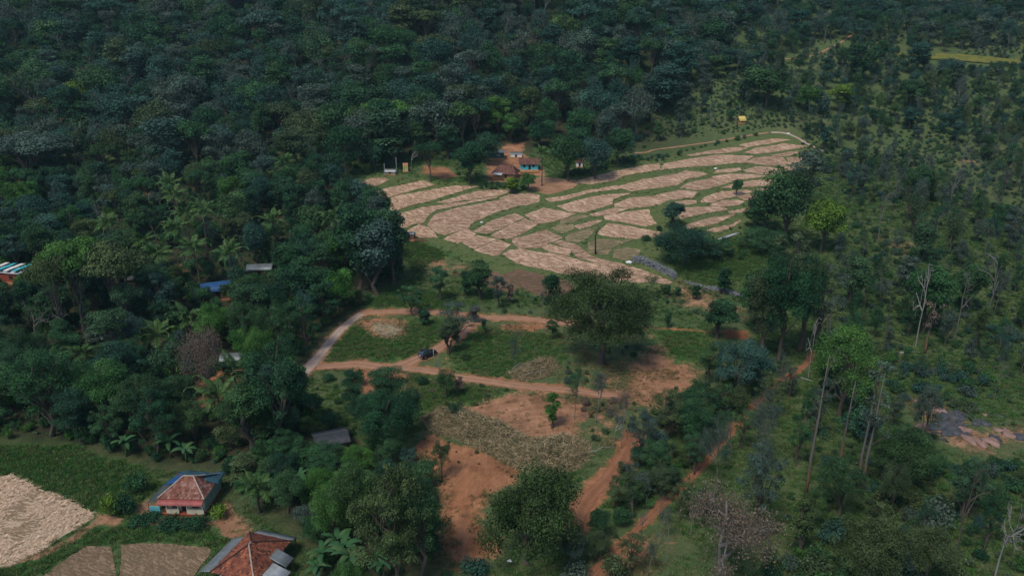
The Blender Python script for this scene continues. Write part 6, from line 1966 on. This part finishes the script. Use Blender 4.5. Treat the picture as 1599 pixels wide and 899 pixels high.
# the grove, thicket, hedge and scrub first, then the nearest of the wood
singles = [c for c in cand if c[7] not in ('wood', 'upper wood')][:N_SINGLE]
if len(singles) < N_SINGLE:
    singles += [c for c in cand if c[7] in ('wood', 'upper wood')][:N_SINGLE - len(singles)]
sset = set(id(c) for c in singles)
MARKS = [(338,450,'near the blue roof'),(290,770,'near the tarpaulin house'),(400,860,'near the large roof'),(15,430,'near the striped house'),(405,425,'near the grey roofed house'),(362,570,'near the grey hut'),
 (525,690,'near the dark tin hut'),(800,265,'near the farmhouses'),(620,262,'near the pump house'),(637,372,'near the roadside hut'),(1160,188,'near the yellow roofed hut'),(530,520,'near the concrete road'),
 (668,548,'near the black car'),(930,500,'near the great tree'),(1500,665,'near the rock outcrop'),(1555,820,'near the large dead tree'),(1257,720,'near the orange stems'),(1120,830,'near the dry brown tree'),
 (1310,560,'near the bright feathery tree'),(1215,480,'near the corner clump'),(1430,480,'near the white dead tree'),(1220,320,'near the last straw plots'),(1500,92,'near the golden strip'),(1340,100,'near the tall dark tree'),
 (790,690,'near the brush heap'),(830,800,'near the wide bushy tree'),(290,380,'near the palm cluster'),(60,240,'near the wide grey crown'),(120,640,'above the grass field'),(195,440,'near the netted shed'),(1430,290,'near the dark pyramid tree'),
 (120,160,'near the lime topped tree'),(460,230,'near the olive yellow tree'),(610,190,'near the light flat topped tree'),(1400,710,'near the very dark bush'),(1540,450,'near the wide twiggy tree'),(720,740,'near the orange clearing'),(1010,410,'near the stone wall'),(900,760,'near the orange ramp'),(1060,380,'near the spreading bush'),(1590,260,'at the picture edge')]
def near_mark(x, y):
    px, py = project((x, y, float(base_h(x, y))))
    m = min(MARKS, key=lambda m: (m[0] - px) ** 2 + 2 * (m[1] - py) ** 2)
    dx, dy = px - m[0], (py - m[1]) * 1.4
    if not m[2].startswith('near '): return m[2]
    return (('right of ' if dx > 0 else 'left of ') if abs(dx) > abs(dy) else ('below ' if dy > 0 else 'above ')) + m[2][5:]
for v, x, y, kd, h, w, t, zn in singles:
    lab, grp = ZL[zn]
    lab = lab.replace('broadleaf tree', 'tree').replace('thin grey tree', 'tree').replace('grey thin tree', 'tree').replace('low leafy tree', 'low tree')
    plant_tree(kd, x, y, h, w, t, f'{KINDP[kd]} {TINTP[t]} {lab} {near_mark(x, y)}', f'{TINTP[t]} {KINDP[kd]} {grp}')
FK = ['round', 'tall', 'umbrella', 'open', 'feather', 'sparse', 'column', 'bushy']
FT = ['leaf_dark', 'leaf_mid', 'leaf_teal', 'leaf_olive', 'leaf_grey', 'leaf_bright']
shapes = []; index = {}
rest = [c for c in cand if id(c) not in sset]
pts = []
for v, x, y, kd, h, w, t, zn in rest:
    vi = random.randrange(min(4, len(RAW[kd])))
    key = (kd, t, vi)
    if key not in index:
        if len(shapes) > 60:
            key = random.choice([k for k in index if k[0] == kd] or list(index))
        else:
            index[key] = len(shapes)
            shapes.append(joined(f'forest_{kd}_{t}_{vi}', RAW[kd][vi], M[t], M['bark'] if kd != 'sparse' else M['bark_grey']))
    ph, pw_ = dims(RAW[key[0]][key[2]])
    pts.append((x, y, float(ground_z(x, y)), random.uniform(0, 6.28), w / pw_, h / ph, index[key]))
instancer('forest', pts, shapes, 'dark dense forest covering the far slopes', 'forest')
print('trees single', len(singles) + len(E), 'forest', len(pts), 'shapes', len(shapes))

# ---------------------------------------------------------------- shrubs of the scrub, singly for the nearest, the rest as undergrowth
shr = []
def shrub_zone(poly, spacing, seed, tints, hr, wr, zname, limit=4000, pad=0.0, tries=40000, dirt_ok=.45):
    r = np.random.default_rng(seed)
    kp = (lambda x, y: vnoise(x, y, 11, 8) * .6 + vnoise(x, y, 31, 2) * .4 > .47) if zname in ('scrub', 'slope') else None
    for x, y in scatter(poly, spacing, seed, tries, limit, kp):
        if not spot_ok(x, y, .4, pad) or grid_at(DIRTG, x, y) > dirt_ok: continue
        h = r.uniform(*hr) * (0.6 + 0.8 * vnoise(x, y, 9, 4)); w = h * r.uniform(*wr)
        if hides(x, y, h, w): continue
        dep = y * CP + CAM_H * SP
        px, py = project((x, y, float(base_h(x, y))))
        shr.append((h * w / dep ** 2 if (-20 < px < 1620 and py < 915) else 0, x, y, h, w, tints[r.integers(len(tints))], zname))
shrub_zone([(1240,240),(1280,150),(1400,110),(1620,110),(1750,300),(1800,920),(1180,920),(1240,760),(1300,560),(1340,430),(1320,300)], 2.3, 31, ['leaf_scrub', 'leaf_scrub', 'leaf_mid', 'leaf_grey', 'leaf_olive', 'leaf_dark', 'leaf_teal'], (.6, 1.8), (1.2, 2.0), 'scrub')
shrub_zone([(1260,760),(1340,730),(1500,720),(1650,720),(1700,920),(1220,920)], 2.4, 44, ['leaf_mid', 'leaf_bright', 'leaf_dark', 'leaf_olive', 'leaf_grey', 'leaf_teal'], (.9, 2.3), (1.1, 1.7), 'scrub')
shrub_zone([(1370,560),(1450,500),(1650,500),(1650,600),(1500,610)], 2.8, 45, ['leaf_mid', 'leaf_bright', 'leaf_grey', 'leaf_teal'], (.9, 2.0), (1.1, 1.7), 'scrub')
shrub_zone([(1000,232),(1030,150),(1120,110),(1240,95),(1290,200),(1200,200),(1100,215)], 2.5, 32, ['leaf_scrub', 'leaf_grey', 'leaf_mid'], (.7, 1.6), (1.2, 1.8), 'slope')
shrub_zone([(1170,115),(1250,66),(1340,42),(1450,66),(1620,55),(1700,110),(1500,122),(1300,125)], 2.6, 33, ['leaf_scrub', 'leaf_grey', 'leaf_teal'], (.8, 1.8), (1.2, 1.8), 'slope')
shrub_zone([(1250,545),(1180,620),(1080,720),(1000,800),(900,910),(860,910),(950,790),(1000,700),(1060,620),(1120,560)], 2.2, 34, ['leaf_olive', 'leaf_mid', 'leaf_dark', 'leaf_grey', 'leaf_bright'], (.7, 1.9), (1.1, 1.7), 'hedge', 4000, -.9)
shrub_zone([(350,740),(400,640),(450,600),(520,640),(640,730),(690,830),(700,920),(500,930),(500,850)], 2.2, 35, ['leaf_mid', 'leaf_dark', 'leaf_bright'], (.8, 2.0), (1.0, 1.5), 'thicket')
shrub_zone([(-60,660),(120,688),(235,718),(340,725),(390,760),(370,740),(340,700),(230,695),(120,670),(-60,645)], 2.0, 36, ['leaf_mid', 'leaf_dark', 'leaf_bright'], (.9, 2.2), (1.0, 1.4), 'grove foot')
shrub_zone([(880,640),(960,620),(1030,600),(1090,620),(1080,680),(1000,700),(930,690)], 2.2, 37, ['leaf_grey', 'leaf_olive', 'leaf_brown', 'leaf_mid', 'leaf_brown'], (.5, 1.6), (1.1, 1.6), 'plot', 4000, 0, 40000, .7)
shrub_zone([(560,470),(640,450),(760,470),(880,470),(860,492),(700,482),(580,482)], 4.0, 38, ['leaf_mid', 'leaf_olive', 'leaf_grey'], (.5, 1.3), (1.1, 1.6), 'plot')
shrub_zone([(890,560),(1000,540),(1060,590),(960,600),(880,600)], 2.2, 39, ['leaf_grey', 'leaf_mid', 'leaf_olive'], (.5, 1.3), (1.1, 1.6), 'plot')
shrub_zone([(640,255),(760,285),(820,305),(790,290),(740,270),(690,262)], 3.0, 40, ['leaf_dark', 'leaf_mid'], (.7, 1.6), (1.1, 1.5), 'paddy edge')
shrub_zone([(880,275),(1000,250),(1040,245),(1100,228),(1180,212),(1090,235),(1000,262),(890,290)], 2.6, 41, ['leaf_teal', 'leaf_dark', 'leaf_mid'], (.7, 1.5), (1.1, 1.6), 'paddy edge')
shrub_zone([(1000,370),(1060,340),(1120,365),(1190,345),(1220,400),(1120,410),(1040,405)], 3.0, 42, ['leaf_mid', 'leaf_dark', 'leaf_scrub'], (.6, 1.8), (1.1, 1.7), 'paddy edge')
shrub_zone([(640,590),(720,600),(800,608),(740,640),(660,650)], 2.4, 50, ['leaf_mid', 'leaf_olive', 'leaf_brown'], (.3, .9), (1.2, 1.8), 'plot', 4000, 0, 40000, .7)
shrub_zone([(700,690),(780,720),(830,745),(800,760),(740,730),(690,715)], 3.0, 51, ['leaf_olive', 'leaf_brown'], (.2, .5), (1.5, 2.0), 'plot', 60, 0, 40000, 1.1)
shrub_zone([(520,570),(640,590),(660,640),(600,690),(530,660),(480,620)], 2.8, 43, ['leaf_mid', 'leaf_dark', 'leaf_olive'], (.5, 1.5), (1.1, 1.6), 'plot')
shrub_zone(GROVE, 2.7, 46, ['leaf_mid', 'leaf_dark', 'leaf_bright', 'leaf_mid', 'leaf_dark'], (1.5, 3.4), (.8, 1.2), 'grove foot')
shrub_zone(WOOD_L, 4.2, 47, ['leaf_mid', 'leaf_dark', 'leaf_teal'], (1.5, 3.4), (.9, 1.3), 'wood floor', 4000, 0, 30000)
shrub_zone([(735,292),(770,290),(815,298),(835,303),(815,306),(760,298)], 1.5, 48, ['leaf_dark', 'leaf_mid', 'leaf_mid'], (.9, 1.8), (1.0, 1.4), 'paddy edge')
shrub_zone([(880,268),(960,250),(1000,245),(990,255),(930,270),(890,282)], 1.8, 49, ['leaf_dark', 'leaf_teal'], (1.0, 2.2), (1.0, 1.4), 'paddy edge')
SL = {'wood floor': 'wood floor shrub', 'scrub': 'scrubland shrub', 'slope': 'open slope shrub', 'hedge': 'hedge line shrub', 'thicket': 'thicket shrub',
      'grove foot': 'grove foot shrub', 'plot': 'shrub of the cleared plot', 'paddy edge': 'paddy bank shrub'}
TINTP.update({'leaf_scrub': 'dull green', 'leaf_brown': 'brown', 'leaf_lime': 'yellow green'})
shr.sort(key=lambda s: -s[0])
n1 = 300 - len(SH)
for v, x, y, h, w, t, zn in shr[:n1]:
    plant_shrub(x, y, h, w, t, f'{TINTP[t]} {SL[zn]} {near_mark(x, y)}', f'{TINTP[t]} {zn} shrubs')
shapes = []; index = {}; pts = []
for v, x, y, h, w, t, zn in shr[n1:]:
    vi = random.randrange(4)
    if (t, vi) not in index:
        index[(t, vi)] = len(shapes); shapes.append(joined(f'undergrowth_{t}_{vi}', RAW_SHRUB[vi], M[t], M['bark']))
    pts.append((x, y, float(ground_z(x, y)) - .03, random.uniform(0, 6.28), w / 2.5, h / 1.35, index[(t, vi)]))
# weeds and seedlings everywhere in the rough
r = np.random.default_rng(77)
wd = [joined(f'undergrowth_weed_{i}', shrub_np(950 + i, .7, 1.1, 90, .22, 4), M['leaf_scrub'], M['bark']) for i in range(4)]
b0 = len(shapes); shapes += wd
for poly, n in (([(1240,240),(1280,150),(1620,110),(1750,300),(1800,920),(1180,920),(1240,760),(1300,560)], 3200), ([(985,225),(1030,150),(1240,90),(1290,200),(1200,200)], 1300),
                (GROVE, 2500), ([(640,400),(860,480),(1160,500),(1160,470),(1060,440),(1000,450),(860,470)], 420)):
    pw = poly_w(poly); P = r.uniform(pw.min(0), pw.max(0), size=(n * 3, 2)); P = P[inside(P, pw)][:n]
    md = np.full(len(P), 9.0)
    for q in all_flat: md = np.minimum(md, sdist(P, q, 6.0))
    for ln, w in tracks_w.values(): md = np.minimum(md, ldist(P, ln, 9.0) - w * .5)
    for (x, y), dd in zip(P, md):
        if dd > .3 and grid_at(DIRTG, x, y) < .45:
            k = r.uniform(.5, 1.5)
            pts.append((x, y, float(ground_z(x, y)) - .02, r.uniform(0, 6.28), k, k * r.uniform(.6, 1.2), b0 + r.integers(4)))
instancer('undergrowth', pts, shapes, 'low weeds and brush covering the rough ground', 'undergrowth')
print('shrubs', len(shr), 'undergrowth', len(pts))

# ---------------------------------------------------------------- grass and straw
def tuft(seed, n=26, s=.9):
    r = np.random.default_rng(seed)
    a = r.uniform(0, 6.28, n); q = r.uniform(0, s * .5, n)
    base = np.stack([np.cos(a) * q, np.sin(a) * q, np.full(n, -.03)], 1)
    d = unit(np.stack([np.cos(a) * .6, np.sin(a) * .6, np.ones(n)], 1) + r.normal(size=(n, 3)) * .35)
    L = r.uniform(.18, .5, n)[:, None]; wv = unit(np.cross(d, r.normal(size=(n, 3)))) * .045
    V = np.stack([base - wv, base + wv, base + d * L + wv * .6 + np.array([0, 0, -.02]), base + d * L - wv * .3], 1).reshape(-1, 3)
    return np_mesh(f'grass_{seed}', V, np.arange(4 * n).reshape(n, 4), [M['leaf_grass']], attrs={'tone': np.repeat(np.clip(r.normal(.5, .15, n), 0, 1), 4)})
tufts = [tuft(i) for i in range(6)]
r = np.random.default_rng(78)
pts = []
sel = (P2[:, 1] < 285) & (P2[:, 1] > 74) & (np.abs(P2[:, 0]) < 150) & (d_plot > .25) & (A_wood < .4)
ids = np.nonzero(sel)[0]
wgt = np.clip(.25 + A_lush[ids] * .9 - bund[ids] * .12 - A_dirt[ids] * 1.6, 0, 1.5)
pxl, pyl = project((P2[ids, 0], P2[ids, 1], 0))
wgt = np.where((pxl > -40) & (pxl < 1640), wgt, 0) * np.where(in_field[ids] < 0, .12, 1)
ids = r.choice(ids, 60000, p=wgt / wgt.sum(), replace=True)
jx = P2[ids] + r.uniform(-.45, .45, size=(len(ids), 2))
dd = np.full(len(jx), 9.0)
for ln, w in tracks_w.values(): dd = np.minimum(dd, ldist(jx, ln, 9.0) - w * .5)
for q in all_flat: dd = np.minimum(dd, sdist(jx, q, 6.0))
for (x, y), q in zip(jx, dd):
    if q > -.2:
        k = r.uniform(.6, 1.35)
        pts.append((x, y, float(ground_z(x, y)) - .02, r.uniform(0, 6.28), k, k * r.uniform(.5, 1.1), r.integers(6)))
dry = [tuft(40 + i, 22, .8) for i in range(3)]
M['leaf_withered'] = leaf_mat('leaf_withered', [(0, (.20, .150, .080)), (.5, (.15, .125, .060)), (1, (.11, .115, .045))])
for m_ in dry: m_.materials[0] = M['leaf_withered']
ids2 = np.nonzero((A_dirt > .18) & (A_dirt < .97) & (P2[:, 1] < 230) & (P2[:, 1] > 74) & (np.abs(P2[:, 0]) < 110) & (D_TRACK > .4) & (d_plot > .3))[0]
w2 = sstep(.45, .7, vnoise(P2[ids2, 0], P2[ids2, 1], 5.0, 31)) + .08
ids2 = r.choice(ids2, 7000, p=w2 / w2.sum())
for i in ids2:
    x, y = P2[i] + r.uniform(-.4, .4, 2); k = r.uniform(.5, 1.2)
    pts.append((x, y, float(ground_z(x, y)) - .02, r.uniform(0, 6.28), k, k * r.uniform(.4, .9), 6 + r.integers(3)))
instancer('grass', pts, tufts + dry, 'tufted grass on banks and clearings', 'grass')

def straw_bundle(seed, n=34):
    r = np.random.default_rng(seed)
    c = r.normal(size=(n, 3)) * np.array([.5, .24, .02]) + np.array([0, 0, .06])
    d = unit(np.array([1, 0, 0]) + r.normal(size=(n, 3)) * np.array([.35, .35, .12]))
    L = r.uniform(.35, .7, n)[:, None] * .6; wv = unit(np.cross(d, np.array([0, 0, 1]) + r.normal(size=(n, 3)) * .25)) * .07
    V = np.stack([c - d * L - wv, c + d * L - wv, c + d * L + wv, c - d * L + wv], 1).reshape(-1, 3)
    return np_mesh(f'straw_{seed}', V, np.arange(4 * n).reshape(n, 4), [M['straw_leaf']], attrs={'tone': np.repeat(np.clip(r.normal(.5, .14, n), 0, 1), 4)})
M['straw_leaf'] = leaf_mat('cut_straw', [(0, (.54, .395, .265)), (.5, (.58, .42, .285)), (1, (.50, .36, .235))], .9)
sb = [straw_bundle(i) for i in range(6)]
pts = []
for k, (pw, sp, ang) in enumerate([(straw_w[0], .75, -.5)]):
    lo, hi = pw.min(0) - 2, pw.max(0) + 2
    if ang is None: ang = r.uniform(-.2, .7)
    c = (lo + hi) / 2; R_ = np.linalg.norm(hi - lo) / 2
    u = np.arange(-R_, R_, sp * .9); v = np.arange(-R_, R_, sp)
    U, Vv = np.meshgrid(u, v)
    U = U.ravel() + r.normal(size=U.size) * .25; Vv = Vv.ravel() + r.normal(size=Vv.size) * .22 + .5 * np.sin(U * .25 + k)
    P = np.stack([c[0] + U * math.cos(ang) - Vv * math.sin(ang), c[1] + U * math.sin(ang) + Vv * math.cos(ang)], 1)
    P = P[sdist(P, pw, 3.0) < -.1]
    gap = vnoise(P[:, 0], P[:, 1], 3.5, 9)
    P = P[(gap > .22) & (r.random(len(P)) > .12)]
    for x, y in P:
        s = r.uniform(.75, 1.25) * (.7 if k == 0 else .9)
        pts.append((x, y, float(base_h(x, y)) + .07, ang + r.normal() * .3 + (1.57 if k == 0 else 0), s, s, r.integers(6)))
instancer('straw', pts, sb, 'cut straw laid out in rows to dry', 'straw')
print('straw', len(pts))

# ---------------------------------------------------------------- air
M['haze'], nt, b = new_mat('haze')
nt.nodes.remove(b)
pv = N(nt, 'ShaderNodeVolumePrincipled')
pv.inputs['Color'].default_value = (.42, .72, .80, 1)
pv.inputs['Density'].default_value = HAZE
pv.inputs['Anisotropy'].default_value = 0.1
nt.links.new(pv.outputs[0], nt.nodes['Material Output'].inputs['Volume'])
if HAZE:
    mb = MB(); mb.box(-2500, 2500, -2000, 2500, float(Z.min()) - 1.5, 185)
    hz = mb.build('haze', [M['haze']])
    tag(hz, 'thin bluish haze over the far woods', 'haze', kind='stuff')
